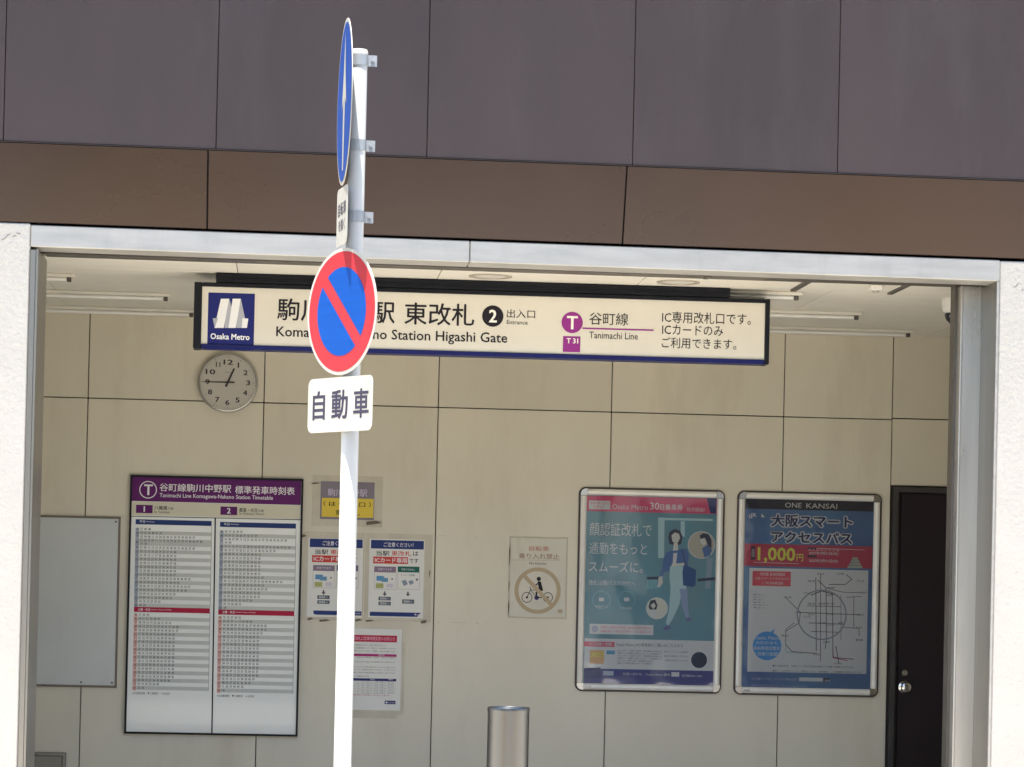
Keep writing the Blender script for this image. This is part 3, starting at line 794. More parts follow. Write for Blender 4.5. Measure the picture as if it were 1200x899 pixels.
  ('t', '02  10  17  19  20  21  27  31  32  48  53  56  57  59', 0.7971, 1.7268, 1.0857, 1.74, 'tt_num', 1),
  ('t', '10', 0.774, 1.7044, 0.7856, 1.717, 'tt_num', 0),
  ('t', '03  08  09  16  19  26  29  40  43  51', 0.7972, 1.7047, 1.0016, 1.7179, 'tt_num', 1),
  ('t', '11', 0.7741, 1.6826, 0.7857, 1.6952, 'tt_num', 0),
  ('t', '01  03  16  18  31  35  36  51  54  58', 0.7973, 1.6828, 1.0017, 1.696, 'tt_num', 1),
  ('t', '12', 0.7742, 1.6607, 0.7858, 1.6733, 'tt_num', 0),
  ('t', '10  18  19  31  32  39  47  54  55  59', 0.7974, 1.6609, 1.0018, 1.6741, 'tt_num', 1),
  ('t', '13', 0.7743, 1.6388, 0.7859, 1.6514, 'tt_num', 0),
  ('t', '02  08  09  20  34  39  42  48  49  56', 0.7975, 1.639, 1.0019, 1.6522, 'tt_num', 1),
  ('t', '14', 0.7744, 1.6169, 0.786, 1.6295, 'tt_num', 0),
  ('t', '02  19  22  30  34  35  40  46  47  59', 0.7976, 1.6171, 1.002, 1.6303, 'tt_num', 1),
  ('t', '15', 0.7745, 1.595, 0.7861, 1.6076, 'tt_num', 0),
  ('t', '01  03  09  17  23  24  38  44  48  53', 0.7977, 1.5953, 1.0021, 1.6085, 'tt_num', 1),
  ('t', '16', 0.7746, 1.5732, 0.7862, 1.5858, 'tt_num', 0),
  ('t', '01  07  13  28  30  35  36  44  50  51  57', 0.7978, 1.5734, 1.0232, 1.5866, 'tt_num', 1),
  ('t', '17', 0.7747, 1.5513, 0.7863, 1.5639, 'tt_num', 0),
  ('t', '05  13  19  25  26  30  31  37  39  41  42  44  45  46  47  53', 0.7979, 1.5517, 1.1285, 1.5649, 'tt_num', 1),
  ('t', '18', 0.7748, 1.5294, 0.7864, 1.542, 'tt_num', 0),
  ('t', '01  19  20  28  31  38  42  45  50  54  55', 0.798, 1.5296, 1.0234, 1.5428, 'tt_num', 1),
  ('t', '19', 0.7749, 1.5075, 0.7865, 1.5201, 'tt_num', 0),
  ('t', '10  11  20  22  28  31  32  35  36  45  57  59', 0.7981, 1.5078, 1.0445, 1.521, 'tt_num', 1),
  ('t', '20', 0.775, 1.4857, 0.7866, 1.4983, 'tt_num', 0),
  ('t', '04  05  06  15  18  35  38  47  52  55', 0.7982, 1.4858, 1.0026, 1.499, 'tt_num', 1),
  ('t', '21', 0.7751, 1.4638, 0.7867, 1.4764, 'tt_num', 0),
  ('t', '02  04  05  22  26  28  32  43  45  47', 0.7982, 1.4639, 1.0026, 1.4771, 'tt_num', 1),
  ('t', '22', 0.7752, 1.4419, 0.7868, 1.4545, 'tt_num', 0),
  ('t', '08  15  40  42  53  54  57  59', 0.7984, 1.442, 0.9606, 1.4552, 'tt_num', 1),
  ('t', '23', 0.7753, 1.42, 0.7869, 1.4326, 'tt_num', 0),
  ('t', '09  19  46  58  59', 0.7985, 1.42, 0.8977, 1.4332, 'tt_num', 1),
  ('t', '0', 0.7754, 1.3982, 0.787, 1.4108, 'tt_num', 0),
  ('t', '29', 0.7986, 1.398, 0.8138, 1.4112, 'tt_num', 1),
  ('t', '5', 0.7756, 1.3437, 0.7872, 1.3563, 'tt_num', 0),
  ('t', '10  12  27  40  52', 0.7988, 1.3437, 0.898, 1.3569, 'tt_num', 1),
  ('t', '6', 0.7757, 1.3219, 0.7873, 1.3345, 'tt_num', 0),
  ('t', '03  05  07  11  14  36  40  43', 0.7989, 1.3219, 0.9611, 1.3351, 'tt_num', 1),
  ('t', '7', 0.7758, 1.3, 0.7874, 1.3126, 'tt_num', 0),
  ('t', '04  05  08  09  18  25  26  37  40  48  54  58', 0.799, 1.3001, 1.0454, 1.3133, 'tt_num', 1),
  ('t', '8', 0.7759, 1.2781, 0.7875, 1.2907, 'tt_num', 0),
  ('t', '01  04  06  21  23  24  28  32  39  42  44  53', 0.7991, 1.2782, 1.0455, 1.2914, 'tt_num', 1),
  ('t', '9', 0.776, 1.2563, 0.7876, 1.2689, 'tt_num', 0),
  ('t', '09  10  19  33  36  37  41  44  45  50  57', 0.7991, 1.2563, 1.0245, 1.2695, 'tt_num', 1),
  ('t', '10', 0.7761, 1.2344, 0.7877, 1.247, 'tt_num', 0),
  ('t', '05  15  16  17  19  34  36  40  49  57', 0.7993, 1.2344, 1.0035, 1.2476, 'tt_num', 1),
  ('t', '11', 0.7762, 1.2125, 0.7878, 1.2251, 'tt_num', 0),
  ('t', '09  12  16  24  25  30  48  52  56  59', 0.7994, 1.2125, 1.0036, 1.2257, 'tt_num', 1),
  ('t', '12', 0.7763, 1.1907, 0.7879, 1.2033, 'tt_num', 0),
  ('t', '02  03  06  08  22  37  42  43  46  55', 0.7995, 1.1907, 1.0037, 1.2039, 'tt_num', 1),
  ('t', '13', 0.7764, 1.1688, 0.788, 1.1814, 'tt_num', 0),
  ('t', '07  16  21  25  30  31  33  34  39  57', 0.7996, 1.1688, 1.0038, 1.182, 'tt_num', 1),
  ('t', '14', 0.7765, 1.147, 0.7881, 1.1596, 'tt_num', 0),
  ('t', '02  04  10  15  25  28  35  44  47  51', 0.7997, 1.1469, 1.0039, 1.1601, 'tt_num', 1),
  ('t', '15', 0.7766, 1.1251, 0.7882, 1.1377, 'tt_num', 0),
  ('t', '06  08  09  14  32  40  43  45  48  53', 0.7998, 1.1251, 1.004, 1.1383, 'tt_num', 1),
  ('t', '16', 0.7767, 1.1032, 0.7883, 1.1158, 'tt_num', 0),
  ('t', '16  19  22  23  25  40  46  54  58  59', 0.7999, 1.1032, 1.0041, 1.1164, 'tt_num', 1),
  ('t', '17', 0.7767, 1.0814, 0.7883, 1.094, 'tt_num', 0),
  ('t', '09  19  23  25  28  41  42  47  52  54', 0.8, 1.0813, 1.0042, 1.0945, 'tt_num', 1),
  ('t', '18', 0.7768, 1.0595, 0.7884, 1.0721, 'tt_num', 0),
  ('t', '03  12  14  24  26  34  37  38  48  55', 0.8001, 1.0594, 1.0043, 1.0726, 'tt_num', 1),
  ('t', '19', 0.7769, 1.0377, 0.7885, 1.0503, 'tt_num', 0),
  ('t', '03  05  07  12  13  31  32  54  56  57', 0.8002, 1.0376, 1.0044, 1.0508, 'tt_num', 1),
  ('t', '20', 0.777, 1.0158, 0.7886, 1.0284, 'tt_num', 0),
  ('t', '01  20  21  23  28  31  40  43  49  55', 0.8003, 1.0157, 1.0045, 1.0289, 'tt_num', 1),
  ('t', '21', 0.7771, 0.994, 0.7887, 1.0066, 'tt_num', 0),
  ('t', '05  07  10  11  13  24  30  42  59', 0.8004, 0.9938, 0.9836, 1.007, 'tt_num', 1),
  ('t', '22', 0.7772, 0.9721, 0.7888, 0.9847, 'tt_num', 0),
  ('t', '08  10  17  25  31  36  56  59', 0.8004, 0.972, 0.9626, 0.9852, 'tt_num', 1),
  ('t', '23', 0.7773, 0.9503, 0.7889, 0.9629, 'tt_num', 0),
  ('t', '11  18  19  44  49  53', 0.8005, 0.9501, 0.9207, 0.9633, 'tt_num', 1),
  ('t', '0', 0.7774, 0.9284, 0.789, 0.941, 'tt_num', 0),
  ('t', '16', 0.8006, 0.9282, 0.8158, 0.9414, 'tt_num', 1),
  ('t', '※は当駅始発\u3000▼八尾南行\u3000＊大日行', 0.7722, 0.8967, 0.985, 0.9103, 'tt_num', 0),
  ('D',),
 ]),
 'notice_exit': (-0.0045, [
  ('r', 1.3436, 1.9369, 1.6388, 2.0455, 'yellow'),
  ('t', '駒川中野駅', 1.3757, 2.0567, 1.6027, 2.0997, 'lilac_text', 1),
  ('L',),
  ('t', '（ は や し 口 ）', 1.3529, 1.9974, 1.6237, 2.0268, 'ink', 1),
  ('t', '東改札', 1.4223, 1.9479, 1.5619, 1.9787, 'ink', 1),
 ]),
 'caution_a': (-0.0045, [
  ('r', 1.6299, 1.7624, 1.9327, 1.8116, 'nt_blue'),
  ('r', 1.6445, 1.677, 1.8433, 1.7164, 'nt_red'),
  ('r', 1.6515, 1.6271, 1.7759, 1.6603, 'nt_mauve'),
  ('r', 1.7863, 1.6301, 1.9103, 1.6633, 'nt_green'),
  ('r', 1.6322, 1.376, 1.935, 1.4, 'nt_blue'),
  ('t', '当駅', 1.6607, 1.7222, 1.7367, 1.7508, 'ink', 1),
  ('t', '東改札', 1.7482, 1.7229, 1.8608, 1.7515, 'nt_red', 1),
  ('t', 'は', 1.8722, 1.7254, 1.9026, 1.7518, 'ink', 1),
  ('t', 'です', 1.8521, 1.6834, 1.9035, 1.7098, 'ink', 1),
  ('l', [(1.6519, 1.6257), (1.6541, 1.5298), (1.7786, 1.5308), (1.7764, 1.6285)], 0.0017, 'nt_line'),
  ('l', [(1.7866, 1.6287), (1.7888, 1.5327), (1.9129, 1.5338), (1.9107, 1.6315)], 0.0017, 'nt_line'),
  ('r', 1.6658, 1.5785, 1.7086, 1.6059, 'nt_skyblue'),
  ('r', 1.6917, 1.5722, 1.7317, 1.595, 'nt_blue2'),
  ('r', 1.6628, 1.5362, 1.7062, 1.5636, 'nt_olive'),
  ('r', 1.7239, 1.5397, 1.7621, 1.5631, 'nt_pale'),
  ('c', 1.7555, 1.5892, 0.0049, 'ink_soft'),
  ('c', 1.8974, 1.5895, 0.0064, 'ink_soft'),
  ('p', [(1.8089, 1.5789), (1.8316, 1.588), (1.8465, 1.5626), (1.8239, 1.5507)], 'nt_greyblue'),
  ('p', [(1.849, 1.5798), (1.8717, 1.586), (1.8807, 1.5691), (1.8581, 1.5571)], 'nt_greyblue'),
  ('t', 'きっぷ・定期券', 1.8053, 1.6089, 1.8853, 1.6191, 'ink_soft', 0),
  ('p', [(1.7021, 1.5051), (1.71, 1.5053), (1.7098, 1.5178), (1.7189, 1.518), (1.7192, 1.5055), (1.7272, 1.5057), (1.715, 1.4905)], 'ink_soft'),
  ('p', [(1.8352, 1.5063), (1.8432, 1.5065), (1.8429, 1.5191), (1.8521, 1.5193), (1.8523, 1.5067), (1.8604, 1.5069), (1.8481, 1.4917)], 'ink_soft'),
  ('r', 1.6799, 1.4665, 1.7501, 1.4871, 'nt_dark'),
  ('r', 1.6805, 1.4385, 1.7507, 1.4591, 'nt_dark'),
  ('r', 1.8156, 1.4506, 1.8842, 1.4746, 'nt_dark'),
  ('L',),
  ('t', 'ご注意ください！', 1.703, 1.7735, 1.8728, 1.7997, 'tt_white', 1),
  ('t', 'ICカード専用', 1.6536, 1.6827, 1.8376, 1.7113, 'tt_white', 2),
  ('t', '利用できます', 1.6731, 1.6379, 1.7531, 1.6505, 'tt_white', 0),
  ('t', '利用できません', 1.8074, 1.6398, 1.8846, 1.6524, 'tt_white', 0),
  ('t', '西改札へ', 1.6885, 1.4699, 1.7427, 1.4837, 'tt_white', 1),
  ('t', '西改札へ', 1.6891, 1.442, 1.7433, 1.4558, 'tt_white', 1),
  ('t', '西改札へ', 1.8247, 1.4552, 1.8751, 1.47, 'tt_white', 1),
  ('c', 1.8922, 1.3892, 0.0044, 'tt_white'),
  ('t', 'Osaka Metro', 1.8991, 1.384, 1.9295, 1.3932, 'tt_white', 0),
 ]),
 'caution_b': (-0.0045, [
  ('r', 1.2804, 1.7622, 1.5824, 1.8112, 'nt_blue'),
  ('r', 1.2951, 1.6768, 1.4933, 1.7162, 'nt_red'),
  ('r', 1.3021, 1.627, 1.4261, 1.66, 'nt_mauve'),
  ('r', 1.4364, 1.63, 1.56, 1.6632, 'nt_mauve2'),
  ('r', 1.2829, 1.3763, 1.5847, 1.4003, 'nt_blue'),
  ('t', '当駅', 1.3112, 1.7219, 1.387, 1.7505, 'ink', 1),
  ('t', '東改札', 1.3984, 1.7226, 1.5106, 1.7512, 'nt_red', 1),
  ('t', 'は', 1.5221, 1.7252, 1.5523, 1.7514, 'ink', 1),
  ('t', 'です', 1.5019, 1.6833, 1.5533, 1.7095, 'ink', 1),
  ('l', [(1.3025, 1.6256), (1.3047, 1.5298), (1.4288, 1.5309), (1.4266, 1.6284)], 0.0017, 'nt_line'),
  ('l', [(1.4368, 1.6286), (1.439, 1.5328), (1.5627, 1.5338), (1.5605, 1.6314)], 0.0017, 'nt_line'),
  ('r', 1.3164, 1.5785, 1.359, 1.6059, 'nt_skyblue'),
  ('r', 1.3422, 1.5722, 1.382, 1.595, 'nt_blue2'),
  ('r', 1.3134, 1.5362, 1.3566, 1.5636, 'nt_olive'),
  ('r', 1.3742, 1.5398, 1.4124, 1.5632, 'nt_pale'),
  ('c', 1.4058, 1.5891, 0.0049, 'ink_soft'),
  ('c', 1.5472, 1.5895, 0.0064, 'ink_soft'),
  ('p', [(1.459, 1.5789), (1.4816, 1.588), (1.4965, 1.5626), (1.474, 1.5507)], 'nt_greyblue'),
  ('p', [(1.4989, 1.5798), (1.5216, 1.586), (1.5305, 1.5691), (1.508, 1.5572)], 'nt_greyblue'),
  ('t', 'きっぷ・定期券', 1.4554, 1.6089, 1.5352, 1.6191, 'ink_soft', 0),
  ('p', [(1.3525, 1.5052), (1.3605, 1.5054), (1.3602, 1.5179), (1.3693, 1.5181), (1.3696, 1.5056), (1.3776, 1.5058), (1.3654, 1.4907)], 'ink_soft'),
  ('p', [(1.4852, 1.5064), (1.4932, 1.5066), (1.4929, 1.5192), (1.502, 1.5194), (1.5023, 1.5068), (1.5103, 1.507), (1.4981, 1.4919)], 'ink_soft'),
  ('r', 1.3304, 1.4667, 1.4004, 1.4873, 'nt_dark'),
  ('r', 1.3311, 1.4387, 1.4011, 1.4593, 'nt_dark'),
  ('r', 1.4657, 1.4508, 1.5341, 1.4748, 'nt_dark'),
  ('L',),
  ('t', 'ご注意ください！', 1.3534, 1.7731, 1.5226, 1.7993, 'tt_white', 1),
  ('t', 'ICカード専用', 1.3042, 1.6825, 1.4876, 1.7111, 'tt_white', 2),
  ('t', '利用できます', 1.3237, 1.6378, 1.4033, 1.6504, 'tt_white', 0),
  ('t', '利用できません', 1.4575, 1.6397, 1.5345, 1.6523, 'tt_white', 0),
  ('t', '西改札へ', 1.339, 1.4702, 1.393, 1.4838, 'tt_white', 1),
  ('t', '西改札へ', 1.3396, 1.4422, 1.3936, 1.4558, 'tt_white', 1),
  ('t', '西改札へ', 1.4748, 1.4554, 1.525, 1.4702, 'tt_white', 1),
  ('c', 1.5421, 1.3895, 0.0044, 'tt_white'),
  ('t', 'Osaka Metro', 1.549, 1.3842, 1.5792, 1.3934, 'tt_white', 0),
 ]),
 'notice_table': (-0.0065, [
  ('r', 1.53, 1.2275, 1.7908, 1.2659, 'n4_red'),
  ('r', 1.5289, 1.1445, 1.7905, 1.1589, 'n4_mag'),
  ('r', 1.5289, 1.0042, 1.7917, 1.0186, 'n4_navy'),
  ('r', 1.7288, 0.8737, 1.7908, 0.8933, 'n4_navy'),
  ('t', '乗車券の発売時間は次のとおりです\u3000係員のいる改札口をご利用ください', 1.5296, 1.2043, 1.733, 1.2127, 'ink_soft', 0),
  ('t', '改札口の営業時間について\u3000終日ICカード専用改札口となります', 1.53, 1.1873, 1.7856, 1.1957, 'ink_soft', 0),
  ('t', 'ご不便をおかけしますが\u3000ご理解とご協力をお願いします', 1.5304, 1.1703, 1.786, 1.1787, 'ink_soft', 0),
  ('t', '平日\u3000七時から二十時まで\u3000土休日\u3000八時から十九時まで', 1.5312, 1.1344, 1.7868, 1.1428, 'ink_soft', 0),
  ('t', 'きっぷをお持ちのお客さまは西改札口をご利用ください', 1.5318, 1.109, 1.7874, 1.1174, 'ink_soft', 0),
  ('t', '車いす・ベビーカーをご利用のお客さまはインターホンでお知らせください', 1.5325, 1.079, 1.7881, 1.0874, 'ink_soft', 0),
  ('t', 'エレベーターは西改札口側にございます\u3000ご了承ください', 1.5328, 1.064, 1.7884, 1.0724, 'ink_soft', 0),
  ('t', 'お問い合わせは駅係員までお申し出ください', 1.5332, 1.047, 1.7888, 1.0554, 'ink_soft', 0),
  ('t', 'ご案内', 1.5338, 1.0268, 1.6328, 1.0334, 'ink_soft', 0),
  ('t', '※終日ご利用いただけます', 1.5362, 0.9192, 1.7558, 0.927, 'n4_red', 0),
  ('l', [(1.5295, 0.9893), (1.7909, 0.9931)], 0.0012, 'nt_line'),
  ('l', [(1.5298, 0.9749), (1.7913, 0.9788)], 0.0012, 'nt_line'),
  ('l', [(1.5301, 0.9606), (1.7916, 0.9644)], 0.0012, 'nt_line'),
  ('l', [(1.5305, 0.9456), (1.7919, 0.9494)], 0.0012, 'nt_line'),
  ('l', [(1.5308, 0.9306), (1.7923, 0.9344)], 0.0012, 'nt_line'),
  ('l', [(1.5748, 1.0006), (1.5752, 0.9289)], 0.0012, 'nt_line'),
  ('l', [(1.6498, 1.0021), (1.6501, 0.9303)], 0.0012, 'nt_line'),
  ('l', [(1.6693, 1.0025), (1.6697, 0.9307)], 0.0012, 'nt_line'),
  ('l', [(1.728, 1.0036), (1.7284, 0.9319)], 0.0012, 'nt_line'),
  ('t', '平日\u3000土休日', 1.5945, 0.9946, 1.6401, 1.0004, 'ink_soft', 0),
  ('t', '7:00\u300020:00', 1.6727, 0.9962, 1.7183, 1.002, 'ink_soft', 0),
  ('t', '終日', 1.7444, 0.9975, 1.777, 1.0033, 'ink_soft', 0),
  ('t', '平日\u3000土休日', 1.5948, 0.9796, 1.6404, 0.9854, 'ink_soft', 0),
  ('t', '7:00\u300020:00', 1.673, 0.9812, 1.7186, 0.987, 'ink_soft', 0),
  ('t', '終日', 1.7448, 0.9825, 1.7774, 0.9883, 'ink_soft', 0),
  ('t', '平日\u3000土休日', 1.5951, 0.9653, 1.6407, 0.9711, 'ink_soft', 0),
  ('t', '7:00\u300020:00', 1.6734, 0.9668, 1.719, 0.9726, 'ink_soft', 0),
  ('t', '終日', 1.7451, 0.9681, 1.7777, 0.9739, 'ink_soft', 0),
  ('t', '平日\u3000土休日', 1.5955, 0.949, 1.6411, 0.9548, 'ink_soft', 0),
  ('t', '7:00\u300020:00', 1.6737, 0.9505, 1.7193, 0.9563, 'ink_soft', 0),
  ('t', '終日', 1.7455, 0.9518, 1.7781, 0.9576, 'ink_soft', 0),
  ('t', '平日\u3000土休日', 1.5958, 0.9347, 1.6414, 0.9405, 'ink_soft', 0),
  ('t', '7:00\u300020:00', 1.6741, 0.9362, 1.7197, 0.942, 'ink_soft', 0),
  ('t', '終日', 1.7458, 0.9374, 1.7784, 0.9432, 'ink_soft', 0),
  ('L',),
  ('t', '駅改札口営業時間変更のお知らせ', 1.5365, 1.2358, 1.7791, 1.258, 'n4_pink', 1),
  ('t', '変更内容', 1.6855, 1.1486, 1.7213, 1.1578, 'tt_white', 0),
  ('t', '改札', 1.643, 1.0074, 1.6724, 1.0166, 'tt_white', 0),
  ('t', '備考', 1.7473, 1.0095, 1.7735, 1.0187, 'tt_white', 0),
  ('c', 1.7393, 0.8831, 0.0054, 'tt_white'),
  ('t', 'Osaka Metro', 1.7485, 0.8794, 1.7863, 0.8866, 'tt_white', 0),
 ]),
 'no_cycling': (-0.0105, [
  ('t', '自転車', 2.5389, 1.7697, 2.6535, 1.7973, 'nb_red', 1),
  ('t', '乗り入れ禁止', 2.4797, 1.7229, 2.7147, 1.7553, 'nb_brown', 1),
  ('t', 'No bicycles', 2.5421, 1.6873, 2.6391, 1.7053, 'ink', 0),
  ('l', [(2.4302, 1.7148), (2.7183, 1.719)], 0.002, 'nb_tan'),
  ('o', 2.5925, 1.542, 0.1335, 0.0225, 'nb_tan'),
  ('o', 2.532, 1.5016, 0.0308, 0.0039, 'ink'),
  ('o', 2.6525, 1.5043, 0.0289, 0.0039, 'ink'),
  ('c', 2.532, 1.5016, 0.0064, 'ink'),
  ('c', 2.6525, 1.5043, 0.0059, 'ink'),
  ('l', [(2.532, 1.5016), (2.5544, 1.5501), (2.5469, 1.562)], 0.0039, 'ink'),
  ('l', [(2.5509, 1.5453), (2.6016, 1.5422)], 0.0034, 'ink'),
  ('l', [(2.588, 1.5028), (2.5546, 1.5411)], 0.0034, 'ink'),
  ('l', [(2.588, 1.5028), (2.6525, 1.5043)], 0.0059, 'ink'),
  ('c', 2.5983, 1.6094, 0.0122, 'ink'),
  ('p', [(2.5913, 1.596), (2.6107, 1.5946), (2.6245, 1.5427), (2.6047, 1.5362), (2.597, 1.5601)], 'ink'),
  ('l', [(2.5994, 1.5872), (2.5786, 1.5717)], 0.0068, 'ink'),
  ('l', [(2.6088, 1.5411), (2.585, 1.5298), (2.5892, 1.4999)], 0.0093, 'ink'),
  ('c', 2.588, 1.501, 0.0132, 'ink_blue'),
  ('p', [(2.7099, 1.4184), (2.7125, 1.4365), (2.7396, 1.4371), (2.7383, 1.4154)], 'nb_tan'),
  ('L',),
  ('l', [(2.5123, 1.6273), (2.6758, 1.4597)], 0.0225, 'nb_tan'),
 ]),
 'poster_pass': (-0.012, [
  ('r', 2.8643, 2.0065, 3.6217, 2.0961, 'p1_red'),
  ('r', 2.8698, 1.1006, 3.6266, 1.2738, 'p1_white'),
  ('r', 2.8702, 1.014, 3.6264, 1.1006, 'p1_navy'),
  ('p', [(3.2806, 1.9782), (3.3185, 1.9791), (3.3201, 1.7461), (3.2856, 1.7453)], 'p1_col'),
  ('p', [(3.4121, 1.9608), (3.4363, 1.9613), (3.4382, 1.8722), (3.414, 1.8716)], 'p1_col'),
  ('p', [(3.2806, 1.9782), (3.5984, 1.9789), (3.5987, 1.9652), (3.2808, 1.9645)], 'p1_col'),
  ('p', [(3.5686, 1.7518), (3.6032, 1.7526), (3.5932, 1.5747), (3.5621, 1.574)], 'p1_col2'),
  ('r', 2.8972, 1.3001, 3.2666, 1.3583, 'p1_paper'),
  ('r', 2.8662, 1.2277, 3.0434, 1.2557, 'p1_red2'),
  ('r', 2.9022, 1.1284, 2.9846, 1.207, 'p1_orange'),
  ('r', 2.9978, 1.1847, 3.0472, 1.2065, 'p1_blue'),
  ('r', 2.9985, 1.1505, 3.0479, 1.1745, 'p1_blue'),
  ('L',),
  ('r', 2.8782, 2.0179, 3.0012, 2.0679, 'p1_label'),
  ('t', 'Osaka Metro', 3.0139, 2.0206, 3.2203, 2.0502, 'p1_pale', 0),
  ('t', '30', 3.2322, 2.0229, 3.2862, 2.0647, 'p1_pale', 1),
  ('t', '日乗車券', 3.2908, 2.0231, 3.4228, 2.0575, 'p1_pale', 1),
  ('t', '発売開始!', 3.444, 2.0176, 3.5508, 2.0422, 'p1_pale', 0),
  ('p', [(3.5613, 2.0982), (3.618, 2.0975), (3.6172, 2.0082), (3.5839, 2.0115)], 'p1_navy2'),
  ('t', '顔認証改札で', 2.8846, 1.8656, 3.2454, 1.9418, 'p1_text', 0),
  ('t', '通勤をもっと', 2.8851, 1.7597, 3.2205, 1.8285, 'p1_text2', 0),
  ('t', 'スムーズに。', 2.8864, 1.657, 3.198, 1.721, 'p1_text2', 0),
  ('t', '改札は顔パスの時代へ', 2.8875, 1.5803, 3.1555, 1.6099, 'p1_text2', 0),
  ('o', 2.9623, 1.4959, 0.0514, 0.002, 'p1_line'),
  ('p', [(2.9469, 1.5092), (2.9771, 1.5099), (2.9762, 1.4893), (2.9487, 1.4887)], 'p1_text2'),
  ('o', 3.1081, 1.4991, 0.0514, 0.002, 'p1_line'),
  ('p', [(3.0927, 1.5124), (3.123, 1.5131), (3.122, 1.4925), (3.0945, 1.4919)], 'p1_text2'),
  ('t', '事前登録で手ぶら', 2.9261, 1.449, 3.0003, 1.4662, 'p1_text2', 0),
  ('t', 'スマホで購入', 3.0697, 1.4423, 3.1439, 1.4595, 'p1_text2', 0),
  ('t', 'ご利用には事前の会員登録と顔画像の登録が必要です', 2.9583, 1.3328, 3.2551, 1.3476, 'p1_red2', 0),
  ('t', '対象駅や詳しいご利用方法は専用サイトでご確認ください', 2.9588, 1.3107, 3.2556, 1.3255, 'p1_red2', 0),
  ('c', 2.9275, 1.329, 0.0196, 'p1_mid'),
  ('t', '30日間乗り放題！', 2.8963, 1.2325, 3.0321, 1.2521, 'p1_paper', 1),
  ('t', 'Osaka Metro 30日乗車券のご購入はこちらから', 3.0543, 1.2325, 3.4407, 1.2521, 'ink_soft', 0),
  ('t', '30日', 2.9075, 1.1647, 2.9791, 1.1991, 'p1_yellow', 2),
  ('t', '大人九千円\u3000小児四千五百円\u3000発売期間中は何度でも', 3.0601, 1.2017, 3.3175, 1.2115, 'ink_soft', 0),
  ('t', '全線が三十日間乗り放題になるおトクな乗車券です', 3.0604, 1.1875, 3.3178, 1.1973, 'ink_soft', 0),
  ('t', '大人九千円\u3000小児四千五百円\u3000発売期間中は何度でも', 3.0608, 1.1732, 3.3182, 1.183, 'ink_soft', 0),
  ('t', '全線が三十日間乗り放題になるおトクな乗車券です', 3.0611, 1.159, 3.3185, 1.1688, 'ink_soft', 0),
  ('t', '大人九千円\u3000小児四千五百円\u3000発売期間中は何度でも', 3.0614, 1.1442, 3.2692, 1.154, 'ink_soft', 0),
  ('t', '全線が三十日間乗り放題になるおトクな乗車券です', 3.0617, 1.1299, 3.2695, 1.1397, 'ink_soft', 0),
  ('t', '購入はスマートフォンで\u3000改札は顔認証で', 3.3326, 1.2012, 3.4714, 1.211, 'ink_soft', 0),
  ('t', '駅窓口ではお取り扱いしておりません', 3.3332, 1.1766, 3.472, 1.1864, 'ink_soft', 0),
  ('t', 'ご利用の条件がございます', 3.3337, 1.152, 3.4725, 1.1618, 'ink_soft', 0),
  ('c', 3.5363, 1.1623, 0.0465, 'p1_dark'),
  ('p', [(2.8726, 1.1024), (2.9653, 1.1083), (2.97, 1.0483), (2.874, 1.0396)], 'p1_navy2'),
  ('r', 2.9812, 1.0628, 3.0416, 1.0888, 'p1_mid'),
  ('t', 'お問い合わせ\u3000Osaka Metro 案内', 3.0967, 1.0658, 3.3689, 1.0816, 'p1_pale', 0),
  ('r', 3.3772, 1.0637, 3.4228, 1.0897, 'p1_label'),
  ('t', '受付時間 8:00〜20:00', 3.4381, 1.0627, 3.5555, 1.0775, 'p1_pale', 0),
  ('t', 'e', 2.9173, 1.0563, 2.9371, 1.0809, 'p1_pale', 2),
  ('p', [(3.2225, 1.6342), (3.2948, 1.6393), (3.2951, 1.6222), (3.2228, 1.6192)], 'p1_dark'),
  ('p', [(3.5159, 1.6305), (3.6228, 1.6432), (3.6232, 1.6261), (3.5197, 1.6149)], 'p1_dark'),
  ('l', [(3.2276, 1.6193), (3.2274, 1.5665)], 0.0024, 'p1_line'),
  ('l', [(3.2352, 1.6194), (3.2349, 1.5667)], 0.0024, 'p1_line'),
  ('l', [(3.2428, 1.6196), (3.2425, 1.5669)], 0.0024, 'p1_line'),
  ('l', [(3.2503, 1.6198), (3.2501, 1.567)], 0.0024, 'p1_line'),
  ('l', [(3.2579, 1.62), (3.2577, 1.5672)], 0.0024, 'p1_line'),
  ('l', [(3.2655, 1.6201), (3.2653, 1.5674)], 0.0024, 'p1_line'),
  ('l', [(3.2731, 1.6203), (3.2728, 1.5675)], 0.0024, 'p1_line'),
  ('l', [(3.2807, 1.6205), (3.2804, 1.5677)], 0.0024, 'p1_line'),
  ('l', [(3.2883, 1.6206), (3.288, 1.5679)], 0.0024, 'p1_line'),
  ('p', [(3.3417, 1.8631), (3.3479, 1.8975), (3.3785, 1.9154), (3.4098, 1.9058), (3.4244, 1.8719), (3.4183, 1.8306), (3.3876, 1.8162), (3.3493, 1.829)], 'p1_hair'),
  ('p', [(3.3366, 1.7807), (3.3879, 1.799), (3.45, 1.8039), (3.4647, 1.7631), (3.459, 1.7081), (3.4391, 1.6665), (3.356, 1.6783), (3.3253, 1.6639), (3.3092, 1.6088), (3.2891, 1.5809), (3.2819, 1.5945), (3.3109, 1.691), (3.3166, 1.746)], 'p1_denim'),
  ('p', [(3.3556, 1.6989), (3.4348, 1.7076), (3.4396, 1.646), (3.455, 1.5716), (3.3618, 1.5695), (3.3534, 1.6372)], 'p1_jean'),
  ('p', [(3.3618, 1.5697), (3.4308, 1.5712), (3.4155, 1.4818), (3.376, 1.3919), (3.3526, 1.3571), (3.3385, 1.3705), (3.3541, 1.4462)], 'p1_jean'),
  ('p', [(3.4136, 1.5708), (3.4584, 1.5718), (3.4635, 1.4965), (3.4723, 1.4076), (3.4552, 1.4004), (3.4294, 1.4752)], 'p1_jean2'),
